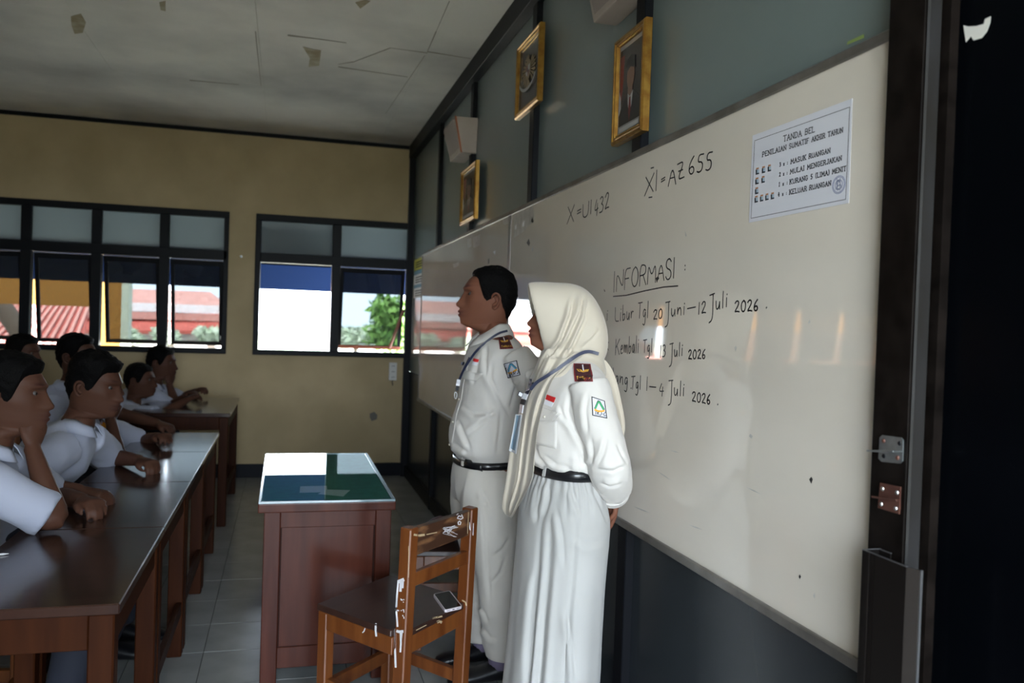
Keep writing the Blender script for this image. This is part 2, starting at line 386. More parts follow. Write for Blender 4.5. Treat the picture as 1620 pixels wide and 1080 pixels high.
# ------------------------------------------------------------------ windows of the far wall
def make_window(name, x0, x1, mull, angles, label, redsash=()):
    w = structure(name, ((x0+x1)/2, D, WB), label); ya, yb = D-.03, D+.07
    MB().box((x0, ya, WT-.055), (x1, yb, WT)).build('window_head', 'dark_frame', w, bevel=.003)
    MB().box((x0, ya-.01, WB), (x1, yb, WB+.045)).build('window_sill', 'dark_frame', w, bevel=.003)
    MB().box((x0, ya, WB+.045), (x0+.045, yb, WT-.055)).build('window_jamb', 'dark_frame', w, bevel=.003)
    MB().box((x1-.04 if x1 < -.1 else x1-.012, ya, WB+.045), (x1, yb, WT-.055)).build('window_jamb', 'dark_frame', w, bevel=.003)
    MB().box((x0+.045, ya, 1.865), (x1-.012, yb, 1.947)).build('transom', 'dark_frame', w, bevel=.003)
    eds = [x0+.045] + sum([[m-.0375, m+.0375] for m in mull], []) + [x1-.04 if x1 < -.1 else x1-.012]
    for m in mull: MB().box((m-.0375, ya+.002, WB+.045), (m+.0375, yb, WT-.055)).build('mullion', 'dark_frame', w, bevel=.003)
    for i in range(0, len(eds), 2):
        a, b = eds[i], eds[i+1]; ang = math.radians(angles[i//2])
        MB().box((a, D+.02, 1.947), (b, D+.025, WT-.055)).build('pane', 'dusty_pane', w)
        hz, L, y = 1.862, .75, D+.06
        def S(px, t, dy=0):     # a point of the sash: t metres below its hinge
            return np.array([px, y + t*math.sin(ang) + dy*math.cos(ang), hz - t*math.cos(ang) + dy*math.sin(ang)])
        def sb(p0, p1, t0, t1, th=.014):
            return MB().hexa([S(p0, t0, -th), S(p1, t0, -th), S(p1, t0, th), S(p0, t0, th), S(p0, t1, -th), S(p1, t1, -th), S(p1, t1, th), S(p0, t1, th)])
        r = i//2 in redsash; a2, b2 = a+.006, b-.006
        sh = sb(a2, b2, .004, .045).build('sash', 'dark_frame', w)
        sb(a2, a2+.03, .045, L-.03).build('stile', 'dark_frame', sh, off=OFF[w.name]); sb(b2-.03, b2, .045, L-.03).build('stile', 'dark_frame', sh, off=OFF[w.name])
        sb(a2, b2, L-.03, L).build('bottom_rail', 'sunlit_red_brown' if r else 'dark_frame', sh, off=OFF[w.name])  # red-brown colour stands in for sun on this rail and its stay
        sb(a2+.03, b2-.03, .045, L-.03, .0025).build('pane', 'tinted_pane', sh, off=OFF[w.name])
        if r:
            MB().bar((b-.012, D+.04, 1.50), S(b2-.10, L-.02, -.02), .016, .022).build('stay_arm', 'sunlit_red_brown', sh, off=OFF[w.name])
        elif ang < 1:
            MB().bar((b-.012, D+.04, 1.22), S(b2-.02, L-.05), .008, .012).build('stay_arm', 'dark_frame', sh, off=OFF[w.name])
make_window('window_1', W1X0, W1X1, [-2.09-.52*k for k in range(9)][::-1], [13]*6+[14, 11, 13, 13], 'long window row of open tinted panes behind the seated students')
make_window('window_2', W2X0, W2X1, [-.673], [116, 14], 'dark framed window of two columns beside the whiteboard wall', (1,))
# ------------------------------------------------------------------ outside
tag(MB().box((-60, D+.16, -.5), (60, 120, -.4)).build('ground', 'ground_pale'), kind='structure')
tag(MB().box((-60, -80, -.5), (60, YB-.15, -.02)).build('yard', 'yard_dark'), kind='structure')
tag(MB().box((XL-1, D+.16, 2.36), (3, 9.36, 2.42)).build('soffit', 'soffit'), 'pale underside of the eaves seen through the upper panes', kind='structure')
tag(MB().box((XL-1, YB-1.6, 2.72), (2, YB-.15, 2.8)).build('corridor_roof', 'soffit'), kind='structure')
plain('eaves_board', MB().box((XL-1, 9.3, 1.69), (3, 9.33, 2.36)), 'valance_blue', 'long blue board hanging under the eaves outside the windows', 'board')
pv = thing('pavilion', 'orange painted porch with column outside the left windows', 'porch', (-4, 11, -.4))
a, b = ony(160, 500, 11)[0], ony(192, 500, 11)[0]; c = ony(204, 500, 11)[0]
MB().box((a, 11, -.4), (b, 11.3, 2.5)).build('column', 'orange_paint', pv)
MB().box((-9, 11.02, 1.45), (a, 11.28, 2.5)).build('beam', 'orange_paint', pv)
MB().box((b, 10.98, -.4), (c, 11.2, 2.5)).build('downpipe', 'pale_column', pv)
MB().box((-18, 12.3, -.4), (-4.9, 12.5, 2.5)).build('wall', 'blocker_wall', pv)  # unseen wall, added to dim the outdoor glare mirrored in the whiteboard
def house(name, Y, label, parts):
    h = thing(name, label, 'building', (ony(200, 520, Y)[0], Y, -.4))
    for nm, pts, m, y0, y1 in parts:
        poly = [(lambda p: (p[0], p[2]))(ony(x, y, Y)) for x, y in pts]
        MB().prism(poly, 1, Y+y0, Y+y1).build(nm, m, h)
    return h
Y = 32
h = thing('red_roof_house', 'house with red roof and white gutter seen through the tinted panes', 'building', (-6, Y, -.4))
def hp(x, y, dy=0): return ony(x, y, Y)+np.array([0, dy, 0])
def slab(vs, th=.12): return MB().add(list(vs)+[np.array(v)-np.array([0, 0, th]) for v in vs], [(0,1,2,3),(7,6,5,4),(0,4,5,1),(1,5,6,2),(2,6,7,3),(3,7,4,0)])
slab([hp(120, 487), hp(366, 487), hp(318, 456, 4), hp(120, 448, 4)]).build('roof', 'roof_pale', h)  # sunlight on the red roof is put into this pale colour
MB().box(hp(120, 489, -.5), hp(366, 484.5, 0)).build('gutter', 'render_white', h)
slab([hp(110, 520, -2), hp(380, 522, -2), hp(372, 490, -.1), hp(120, 489, -.1)]).build('porch_roof', 'roof_red', h)
MB().box(hp(110, 500.6, -1.3), hp(376, 498.6, -1.0)).build('lath', 'roof_pale', h)
p0, p1 = hp(110, 523, -1), hp(380, 560, -1)
MB().box((p0[0], Y-1, p1[2]), (p1[0], Y+3, p0[2])).build('wall', 'render_white', h)
Y = 17
h = thing('tiled_roof_house', 'red tiled roof with dark leaning trunk before it, far left', 'building', (-6, Y, -.4))
slab([hp(-60, 545, -1), hp(150, 545, -1), hp(112, 478, 1.5), hp(-60, 474, 1.5)]).build('roof', 'roof_red', h)
for k in range(16):
    x = -50+12.5*k
    MB().bar(hp(x, 544, -1.03), hp(x*.82, 478, 1.45), .05, .05).build('roof_batten', 'roof_pale', h)
plain('leaning_trunk', MB().tube([hp(105, 560, -2.4), hp(95, 522, -2.4), hp(62, 478, -2.3), hp(40, 440, -2.2)], [.17, .15, .14, .12], 10), 'bark', 'dark leaning tree trunk outside the leftmost panes', 'trunk', smooth=True)
def tree(px, py, Y, rx, rz, m, label, n=2600, seed=1):
    rnd = random.Random(seed); c = ony(px, py, Y)
    t = thing('tree', label, 'tree', (c[0], Y, -.4))
    MB().tube([(c[0], Y, -.4), (c[0]+.1, Y, c[2]*.5), (c[0], Y, c[2])], [.2, .15, .08], 10).build('trunk', 'bark', t, smooth=True)
    mb = MB(); lobes = [(c + np.array([rnd.uniform(-.6, .6)*rx, rnd.uniform(-.5, .5)*rx, rnd.uniform(-.55, .6)*rz]), rnd.uniform(.35, .55)) for _ in range(16)]
    for _ in range(n):
        lc, lr = rnd.choice(lobes); v = np.array([rnd.gauss(0, 1) for _ in range(3)]); v /= np.linalg.norm(v)
        p = lc + v*np.array([rx, rx, rz])*lr*rnd.uniform(.75, 1.05)
        a = np.array([rnd.gauss(0, 1) for _ in range(3)]); a /= np.linalg.norm(a); b = np.cross(a, v); b /= (np.linalg.norm(b)+1e-6); s = rnd.uniform(.09, .2)
        mb.add([p-a*s, p+b*s*.5, p+a*s, p-b*s*.5], [(0, 1, 2, 3)])
    tag(mb.build('foliage', m, t), kind='stuff')
tree(628, 522, 26, 1.25, 1.05, 'leaf', 'round green tree in the right window beside the whiteboard', 2600, 3)
tree(560, 535, 34, .9, .5, 'leaf_pale', 'small pale tree low in the right window', 900, 4)
tree(460, 548, 30, 1.6, .35, 'leaf_pale', 'pale bush low in the open window pane', 900, 5)
for i, (x, s) in enumerate(((205, 'leftmost'), (265, 'middle'), (330, 'rightmost'))): tree(x, 531, 27, .42, .24, 'leaf_pale', 'pale hedge bush before the red roofed house, %s of three' % s, 500, 8+i)
# ------------------------------------------------------------------ stroke letters
GL = {
'A': (.8, "0,0 .4,1 .8,0|.16,.38 .64,.38"), 'B': (.7, "0,0 0,1 .45,1 .62,.9 .62,.65 .45,.53 0,.53|.45,.53 .68,.4 .68,.14 .48,0 0,0"),
'C': (.75, ".72,.8 .55,1 .25,1 0,.75 0,.25 .25,0 .55,0 .72,.2"), 'D': (.75, "0,0 0,1 .4,1 .72,.75 .72,.25 .4,0 0,0"),
'E': (.65, ".62,1 0,1 0,0 .62,0|0,.52 .45,.52"), 'F': (.62, ".6,1 0,1 0,0|0,.52 .45,.52"),
'G': (.78, ".72,.8 .55,1 .25,1 0,.75 0,.25 .25,0 .55,0 .74,.2 .74,.45 .45,.45"), 'H': (.75, "0,0 0,1|.72,0 .72,1|0,.52 .72,.52"),
'I': (.25, ".12,0 .12,1"), 'J': (.55, ".5,1 .5,.22 .36,0 .14,0 0,.2"), 'K': (.75, "0,0 0,1|.7,1 0,.42|.22,.6 .72,0"), 'L': (.6, "0,1 0,0 .58,0"),
'M': (.95, "0,0 .05,1 .46,.3 .87,1 .92,0"), 'N': (.78, "0,0 0,1 .75,0 .75,1"), 'O': (.8, ".4,1 .12,.85 0,.5 .12,.15 .4,0 .66,.15 .78,.5 .66,.85 .4,1"),
'P': (.68, "0,0 0,1 .45,1 .66,.88 .66,.6 .45,.48 0,.48"), 'R': (.74, "0,0 0,1 .45,1 .66,.88 .66,.62 .45,.5 0,.5|.36,.5 .72,0"),
'S': (.66, ".6,.85 .45,1 .2,1 .04,.85 .04,.65 .2,.53 .46,.47 .62,.33 .62,.14 .45,0 .18,0 .02,.16"), 'T': (.72, "0,1 .72,1|.36,1 .36,0"),
'U': (.75, "0,1 0,.25 .2,0 .52,0 .72,.25 .72,1"), 'X': (.72, "0,0 .7,1|.05,1 .68,0"), 'Z': (.66, "0,.95 .62,1 .05,0 .64,.02|.12,.5 .5,.5"), 'V': (.7, "0,1 .35,0 .7,1"),
'0': (.6, ".3,1 .08,.8 .02,.4 .15,.05 .35,0 .52,.2 .56,.65 .45,.92 .3,1"), '1': (.3, ".12,0 .14,1"), '2': (.6, ".04,.78 .2,1 .42,.97 .5,.75 .3,.4 .02,.02 .3,.08 .58,.02"),
'3': (.55, ".04,.9 .25,1 .46,.85 .4,.62 .18,.54 .42,.46 .52,.25 .36,.02 .02,.06"), '4': (.6, ".3,1 .02,.35 .55,.42|.44,.75 .38,0"), '5': (.58, ".54,1 .14,1 .08,.58 .36,.6 .5,.4 .42,.1 .2,0 .02,.08"),
'6': (.56, ".44,1 .16,.7 .04,.32 .14,.04 .36,0 .5,.2 .4,.42 .2,.42 .06,.25"),
'i': (.22, ".1,.6 .1,0|.12,.8 .14,.84"), 'b': (.5, ".06,1.1 .04,0 .3,.02 .45,.25 .36,.5 .08,.4"), 'u': (.5, ".04,.6 .06,.15 .2,0 .38,.2 .42,.6 .44,0"), 'r': (.42, ".06,.6 .08,0 .1,.4 .24,.6 .4,.55"),
'g': (.5, ".42,.5 .2,.6 .04,.35 .12,.08 .3,.1 .42,.5 .42,-.25 .28,-.5 .05,-.4"), 'l': (.22, ".1,1.1 .1,0"), 'n': (.5, ".05,.6 .06,0 .12,.42 .3,.6 .42,.45 .44,0"), 'a': (.5, ".42,.5 .2,.6 .04,.3 .16,.02 .34,.12 .42,.55 .46,0"),
'm': (.75, ".05,.6 .06,0 .1,.45 .26,.6 .36,.4 .36,0 .4,.45 .56,.6 .66,.4 .68,0"), 'e': (.48, ".06,.3 .4,.36 .34,.58 .14,.56 .04,.25 .16,.02 .42,.1"), 'j': (.5, "0,1.12 .5,1.15|.36,1.15 .4,-.2 .3,-.62 .04,-.7"),
'x': (.5, "0,0 .42,.6|.02,.6 .42,0"), '-': (.5, ".04,.42 .46,.45"), '=': (.5, ".05,.32 .42,.36|.05,.58 .42,.62"), ':': (.2, ".1,.14 .1,.22|.1,.56 .1,.64"), '.': (.2, ".08,.02 .12,.06"), ' ': (.45, ""),
'(': (.3, ".26,1.1 .06,.75 .06,.25 .26,-.1"), ')': (.3, ".04,1.1 .24,.75 .24,.25 .04,-.1"), 't': (.6, "0,1 .62,1.04|.3,1.02 .26,0"),
}
def strokes(text, p0, p1, h, h1=None, slant=.05, serif=False, gap=.16, up=None):
    """polylines in picture pixels of text whose base line runs from p0 to p1"""
    h1 = h1 or h; out = []
    tot = sum(GL[c][0]+gap for c in text)-gap; p0, p1 = np.array(p0, float), np.array(p1, float); x = 0
    for c in text:
        w, s = GL[c]
        for st in s.split('|'):
            if not st: continue
            q = [tuple(map(float, a.split(','))) for a in st.split()]
            pl = []
            for u, v in q:
                t = (x+u)/tot; hh = h+(h1-h)*t; b = p0+(p1-p0)*t
                pl.append(b + np.array([slant*hh*v, -hh*v]) + (np.array(up)*hh*v if up is not None else 0))
            out.append(pl)
            if serif:
                for u, v in (q[0], q[-1]):
                    if v in (0., 1.) and c not in '(:)OCGSU3520x':
                        t0, t1 = (x+u-.14)/tot, (x+u+.14)/tot; hh = h+(h1-h)*t0
                        out.append([p0+(p1-p0)*t + np.array([slant*hh*v, -hh*v]) for t in (t0, t1)])
        x += w+gap
    return out
def dense(pl, n=4):
    """smooth a polyline a little (Chaikin)"""
    p = [np.array(q, float) for q in pl]
    if len(p) < 3: return p
    for _ in range(2):
        q = [p[0]]
        for i in range(len(p)-1): q += [p[i]*.75+p[i+1]*.25, p[i]*.25+p[i+1]*.75]
        q.append(p[-1]); p = q
    return p
def ribbon_x(mb, pls, X, w, smooth=True, th=.0004):
    """pen strokes lying on the plane x = X; w = stroke width in metres"""
    for pl in pls:
        if smooth: pl = dense(pl)
        P = [onx(x, y, X)[1:] for x, y in pl]
        for i in range(len(P)-1):
            a, b = P[i], P[i+1]; d = b-a; L = np.linalg.norm(d)
            if L < 1e-6: continue
            d /= L; n = np.array([-d[1], d[0]])*w/2; a = a-d*w*.3; b = b+d*w*.3
            q = [a-n, b-n, b+n, a+n]
            mb.add([(X, *k) for k in q]+[(X-th, *k) for k in q], [(0,1,2,3),(7,6,5,4),(0,4,5,1),(1,5,6,2),(2,6,7,3),(3,7,4,0)])
# ------------------------------------------------------------------ whiteboards
BZ0, BZ1, BJ, BF = .7527, 1.9528, 4.047, 6.8145
def board(ya, yb, label):
    b = thing('whiteboard', label, 'whiteboard', (-.03, (ya+yb)/2, BZ0))
    MB().box((-.030, ya+.012, BZ0+.012), (-.0281, yb-.012, BZ1-.012)).build('writing_surface', 'board_white', b)
    for nm, lo, hi in (('frame_rail', (-.036, ya, BZ1-.022), (-.0281, yb, BZ1)), ('frame_rail', (-.040, ya, BZ0), (-.0281, yb, BZ0+.024)),
                       ('frame_stile', (-.035, ya, BZ0+.024), (-.0281, ya+.017, BZ1-.022)), ('frame_stile', (-.035, yb-.017, BZ0+.024), (-.0281, yb, BZ1-.022))):
        MB().box(lo, hi).build(nm, 'aluminium', b, bevel=.003)
    return b
nb = board(1.302, BJ-.003, 'large near whiteboard covered with handwritten notes')
fb = board(BJ+.003, BF, 'far whiteboard behind the man, without handwriting')
XW = -.0302
def cr(x, y): return (880+x/2.348, 200+y/2.348)
def note(words, w=.0036):
    for t, a, b, h in words:
        mb = MB(); ribbon_x(mb, strokes(t, cr(*a), cr(*b), h/2.348, slant=.04), XW, w); mb.build('handwritten_word', 'marker', nb)
def extra(lines, w=.004):
    for l in lines: mb = MB(); ribbon_x(mb, [[cr(*q) for q in l]], XW, w, smooth=False); mb.build('pen_stroke', 'marker', nb)
note([('X', (40, 362), (66, 352), 62), ('=', (76, 338), (94, 330), 40), ('UI', (98, 342), (132, 322), 52), ('432', (140, 338), (196, 300), 60)], .0046)
note([('X', (328, 258), (362, 240), 68), ('I', (364, 240), (378, 236), 76), ('=', (388, 218), (406, 208), 34), ('A', (416, 222), (444, 214), 72), ('Z', (448, 200), (476, 188), 62), ('655', (490, 180), (580, 160), 66)], .0040); extra([[(352, 155), (362, 152)], [(344, 264), (356, 262)]])
note([('INFORMASI', (210, 616), (440, 562), 76), (':', (472, 540), (484, 536), 36)], .0040); extra([[(212, 631), (260, 627), (330, 610), (400, 596), (452, 592)], [(178, 606), (181, 612)]])
note([('i', (184, 722), (194, 720), 44), ('Libur', (218, 724), (286, 716), 52), ('tgl', (303, 712), (342, 710), 56), ('20', (360, 718), (394, 712), 36), ('juni', (404, 710), (478, 698), 50), ('-', (484, 692), (520, 686), 36), ('12', (526, 698), (556, 692), 44), ('juli', (568, 690), (636, 668), 56), ('2026', (662, 690), (750, 684), 42), ('.', (776, 676), (786, 674), 60)])
note([('x', (180, 832), (196, 830), 50), ('Kembali', (220, 848), (306, 840), 58), ('tgl', (322, 840), (356, 838), 46), ('13', (384, 860), (406, 854), 46), ('juli', (420, 860), (470, 850), 46), ('2026', (490, 864), (554, 862), 34)])
note([('ulang', (190, 948), (266, 962), 50), ('.', (274, 974), (282, 974), 50), ('tgl', (278, 975), (314, 976), 46), ('1', (332, 980), (342, 980), 50), ('-', (344, 978), (372, 982), 30), ('4', (380, 1000), (400, 1002), 46), ('juli', (416, 1000), (476, 1000), 50), ('2026', (504, 1020), (572, 1032), 36), ('.', (596, 1034), (604, 1034), 50)])
# wear on the boards
def smear(b, pts, m='smudge', X=-.0303):
    mb = MB(); flat_x(mb, [onx(x, y, X) for x, y in pts], -.0002); mb.build('scuff_mark', m, b)
rs = random.Random(5)
for x, y in ((836, 384), (842, 350), (843, 395), (1085, 372), (1188, 690), (1283, 758), (1266, 912), (1288, 942), (1040, 440), (1280, 510), (858, 498), (1163, 550)):
    smear(nb, [(x+rs.uniform(-2, 2), y-rs.uniform(3, 8)), (x+rs.uniform(1, 3), y), (x+rs.uniform(-1, 1), y+rs.uniform(2, 7)), (x-rs.uniform(1, 3), y)], 'marker' if rs.random() < .3 else 'smudge')
smear(nb, [(813, 340), (843, 326), (846, 345), (838, 356), (826, 368), (813, 376)])
smear(nb, [(827, 352), (830, 348), (829, 358), (826, 358)], 'paper_white', -.0307); smear(nb, [(815, 357), (817, 355), (816.5, 362), (815, 363)], 'paper_white', -.0307)
smear(fb, [(739, 378), (746, 376), (746, 390), (740, 392)]); smear(fb, [(748, 376), (760, 370), (759, 388), (749, 392)])
smear(fb, [(795, 347), (805, 342), (805, 353), (797, 356)]); smear(fb, [(772, 410), (774, 408), (774, 416), (772, 418)], 'marker')
smear(fb, [(716, 418), (726, 414), (726, 420), (718, 424)]); smear(fb, [(780, 398), (784, 396), (783, 403)], 'paper_white')
for (x0, y0, x1, y1) in ((1040, 745, 1062, 760), (1000, 800, 1030, 812), (1180, 770, 1205, 782), (1060, 712, 1075, 716), (1090, 830, 1112, 838)):
    smear(nb, [(x0, y0), ((x0+x1)/2, (y0+y1)/2-1), (x1, y1), ((x0+x1)/2, (y0+y1)/2+1)])
g = MB(); flat_x(g, [onx(x, y, -.0372) for x, y in [(1340, 71), (1367, 60), (1367, 54), (1341, 66)]], -.0004); mat('tape_green', (.22, .30, .08), .4); g.build('tape', 'tape_green', nb)
# ------------------------------------------------------------------ bell notice on the near board
def cn(x, y): return (1150+x/4.32, 130+y/4.32)
XP = -.0312
sh = thing('notice_sheet', 'white printed bell notice taped to the near whiteboard', 'notice', onx(*cn(500, 940), XP))
m = MB(); flat_x(m, [onx(*cn(*q), XP) for q in ((175, 365), (857, 110), (832, 825), (150, 960))], .0007); m.build('sheet', 'paper', sh)
XT = XP-.0001
def ribs(lines, w, m='ink', nm='lettering', smooth=False):
    mb = MB(); ribbon_x(mb, lines, XT, w, smooth, .0003); return mb.build(nm, m, sh)
ribs([[cn(190, 400), cn(840, 170), cn(812, 800), cn(165, 930), cn(190, 400)]], .0011, nm='border_line')
for t, a, b, h in (('TANDA BEL', (388, 405), (597, 340), 38), ('PENILAIAN SUMATIF AKHIR TAHUN', (243, 510), (792, 342), 32), ('3 x :', (360, 576), (415, 563), 26), ('MASUK RUANGAN', (438, 557), (705, 481), 31),
                   ('2 x :', (358, 644), (413, 632), 26), ('MULAI MENGERJAKAN', (434, 627), (783, 533), 31), ('1 x :', (356, 712), (413, 699), 26), ('KURANG 5 (LIMA) MENIT', (431, 697), (812, 604), 31), ('4 x :', (350, 781), (408, 770), 26), ('KELUAR RUANGAN', (428, 767), (710, 704), 31)):
    ribs(strokes(t, cn(*a), cn(*b), h/4.32, slant=.02, serif=True, gap=.36), .0019)
mat('icon_orange', (.50, .22, .10), .7); mat('icon_blue', (.36, .45, .55), .7); mat('icon_dark', (.03, .035, .05), .7)
for x, y in ((208, 607), (250, 597), (290, 586), (205, 674), (247, 664), (203, 741), (200, 799), (237, 791), (273, 783), (311, 776)):
    o = None
    for poly, mm in (([(-8, -20), (10, -25), (10, -14), (-8, -10)], 'icon_orange'), ([(-2, -12), (11, -14), (11, 12), (-2, 15)], 'icon_blue'), ([(-11, -8), (-2, -11), (-2, 13), (12, 11), (12, 20), (-11, 26)], 'icon_dark')):
        mb = MB(); flat_x(mb, [onx(*cn(x+u, y+v), XT) for u, v in poly], -.0002)
        o2 = mb.build('bell_icon' if o is None else 'icon_shade', mm, sh if o is None else o, off=OFF[sh.name]); o = o or o2
def ell(cx_, cy_, rx, ry, n=28, a0=0, a1=2*math.pi): return [cn(cx_+rx*math.cos(t)+.0*ry, cy_+ry*math.sin(t)-.28*rx*math.cos(t)) for t in np.linspace(a0, a1, n)]
ribs([ell(765, 700, 44, 60), ell(765, 700, 38, 52), ell(765, 700, 24, 33), ell(762, 690, 12, 16), ell(768, 716, 14, 12), [cn(745, 735), cn(765, 670), cn(785, 720)], [cn(752, 660), cn(756, 740)], [cn(775, 655), cn(772, 740)]], .0014, 'stamp_ink', 'stamp')
# ------------------------------------------------------------------ posters strip at the far end of the board wall
ps = thing('poster_strip', 'narrow glossy strip with yellow and blue posters at the board wall corner', 'poster', (-.02, 7.1, 1.15))
MB().box((-.012, 6.83, 1.10), (-.002, 7.40, 1.955)).build('backing_board', 'acrylic', ps, bevel=.002)
for z0, z1, mm in ((1.84, 1.935, 'poster_yellow'), (1.80, 1.835, 'poster_blue'), (1.715, 1.80, 'paper_white'), (1.685, 1.715, 'poster_blue'), (1.60, 1.685, 'paper_white')):
    MB().box((-.0135, 6.86, z0), (-.0122, 7.37, z1)).build('poster_band', mm, ps)
for z in (1.905, 1.885, 1.865, 1.775, 1.755, 1.735, 1.66, 1.64, 1.62):
    MB().box((-.0140, 6.95, z-.005), (-.0136, 7.28, z+.005)).build('text_line', 'ink', ps)
# ------------------------------------------------------------------ framed pictures
def picture(name, label, TL, TR, BR, BL, kind, XF=-.055):
    c = [onx(*q, XF) for q in (TL, TR, BR, BL)]
    y1, y0 = (c[0][1]+c[3][1])/2, (c[1][1]+c[2][1])/2; z1, z0 = (c[0][2]+c[1][2])/2, (c[2][2]+c[3][2])/2
    t = thing(name, label, 'picture', (XF, (y0+y1)/2, z0)); w = .027
    R = [(y0, z0), (y1, z0), (y1, z1), (y0, z1)]
    def inset(k): return [(y0+k, z0+k), (y1-k, z0+k), (y1-k, z1-k), (y0+k, z1-k)]
    prof = [(0, -.0285), (0, XF+.006), (.005, XF), (.011, XF), (.014, XF+.005), (.017, XF+.003), (.022, XF+.003), (w, XF+.012)]
    for i in range(4):
        j = (i+1) % 4; mb = MB(); A, B = [], []
        for k, X in prof:
            q = inset(k); A.append((X, *q[i])); B.append((X, *q[j]))
        A.append((-.0285, *inset(w)[i])); B.append((-.0285, *inset(w)[j])); n = len(A)
        mb.add(A+B, [tuple(range(n)), tuple(range(2*n-1, n-1, -1))]+[(k, (k+1) % n, n+(k+1) % n, n+k) for k in range(n)])
        piece = mb.build('moulding', 'gold', t)
        if i in (0, 2):          # small bright beads along the top and bottom mouldings
            zz = (z0+.024) if i == 0 else (z1-.024); nbd = int((y1-y0-2*w)/.012); bd = MB()
            for k in range(nbd): bd.sphere((XF+.006, y0+w+.006+k*.012, zz), .0038, 6, 4)
            bd.build('beading', 'gold_bright', piece, off=OFF[t.name])
    q = inset(w-.002); Xb = XF+.014
    MB().box((Xb, q[0][0], q[0][1]), (-.0285, q[2][0], q[2][1])).build('backing', 'photo_mat', t)
    def P(u, v): return (y1-w-(y1-y0-2*w)*u, z1-w-(z1-z0-2*w)*v)      # u from the far side, v downwards
    lay = [0]
    def flat(nm, pts, m):
        lay[0] += 1; X = Xb-.0003*lay[0]; pp = [P(*a) for a in pts]
        MB().prism(pp, 0, X, X+.0002).build(nm, m, t)
    el = lambda cx_, cy_, rx, ry, a0=0, a1=2*math.pi, n=20: [(cx_+rx*math.cos(k), cy_+ry*math.sin(k)) for k in np.linspace(a0, a1, n, endpoint=a1-a0 < 6)]
    if kind == 'portrait':
        flat('print', [(.03, .05), (.97, .05), (.97, .90), (.03, .90)], 'photo_dark')
        flat('curtain', [(.05, .12), (.22, .12), (.17, .5), (.12, .62), (.05, .58)], 'photo_red'); flat('banner', [(.03, .5), (.1, .58), (.12, .7), (.03, .78)], 'photo_white')
        flat('suit', [(.08, .90), (.1, .74), (.3, .62), (.46, .57), (.6, .57), (.78, .63), (.94, .74), (.96, .90)], 'photo_suit')
        flat('shirt_front', [(.40, .58), (.50, .62), (.62, .57), (.56, .74), (.48, .80), (.42, .70)], 'photo_white')
        flat('necktie', [(.475, .63), (.53, .63), (.55, .78), (.50, .90), (.45, .80)], 'photo_red')
        flat('face', el(.51, .40, .15, .155), 'photo_skin'); flat('neck', [(.42, .5), (.6, .5), (.6, .58), (.5, .62), (.41, .58)], 'photo_skin')
        flat('hat', [(.34, .34), (.36, .20), (.5, .175), (.66, .20), (.68, .34), (.5, .30)], 'photo_suit')
        flat('caption', [(.1, .925), (.9, .925), (.9, .975), (.1, .975)], 'photo_white')
    else:
        flat('print', [(.02, .02), (.98, .02), (.98, .98), (.02, .98)], 'photo_dark')
        for s in (-1, 1):
            for k in range(7):
                a = math.radians(35+k*17); r0, r1 = .10, .40-.012*k
                f = lambda r, da: (.5+s*r*math.sin(a+da)*1.0, .43-r*math.cos(a+da)*-.72+(.0))
                flat('feather', [f(r0, -.05), f(r1*.8, -.12), f(r1, 0), f(r1*.8, .12), f(r0, .05)], 'photo_gold')
        for k in range(5):
            a = math.radians(-28+14*k); flat('tail_feather', [(.5, .56), (.5+.26*math.sin(a)-.03, .56+.2*math.cos(a)), (.5+.28*math.sin(a)+.03, .56+.2*math.cos(a))], 'photo_gold')
        flat('eagle_body', el(.5, .44, .13, .17), 'photo_gold'); flat('eagle_head', el(.47, .25, .07, .055), 'photo_gold'); flat('beak', [(.40, .24), (.33, .27), (.41, .275)], 'photo_gold')
        S = [(.40, .37), (.60, .37), (.60, .49), (.5, .56), (.40, .49)]
        flat('shield', S, 'photo_white'); flat('shield_quarter', [(.40, .37), (.5, .37), (.5, .46), (.40, .46)], 'photo_red'); flat('shield_quarter', [(.5, .46), (.6, .46), (.6, .49), (.5, .56)], 'photo_red'); flat('shield_star', el(.5, .45, .035, .03), 'photo_suit')
        up = el(.5, .50, .40, .22, math.radians(20), math.radians(160), 14); lo = el(.5, .53, .42, .24, math.radians(160), math.radians(20), 14)
        flat('ribbon', up+lo, 'photo_white')
    return t
picture('framed_emblem', 'gold framed eagle emblem high on the wall, middle of three frames', (817.5, 72), (853, 39), (850, 163), (813, 186), 'emblem')
picture('framed_portrait', 'large gold framed portrait nearest the camera, above the near whiteboard', (971, 74), (1020, 18), (1014, 203), (965, 234), 'portrait')
picture('framed_portrait', 'small gold framed portrait hanging below the wall loudspeaker', (729, 270), (752, 254), (749, 346), (726, 357), 'portrait')
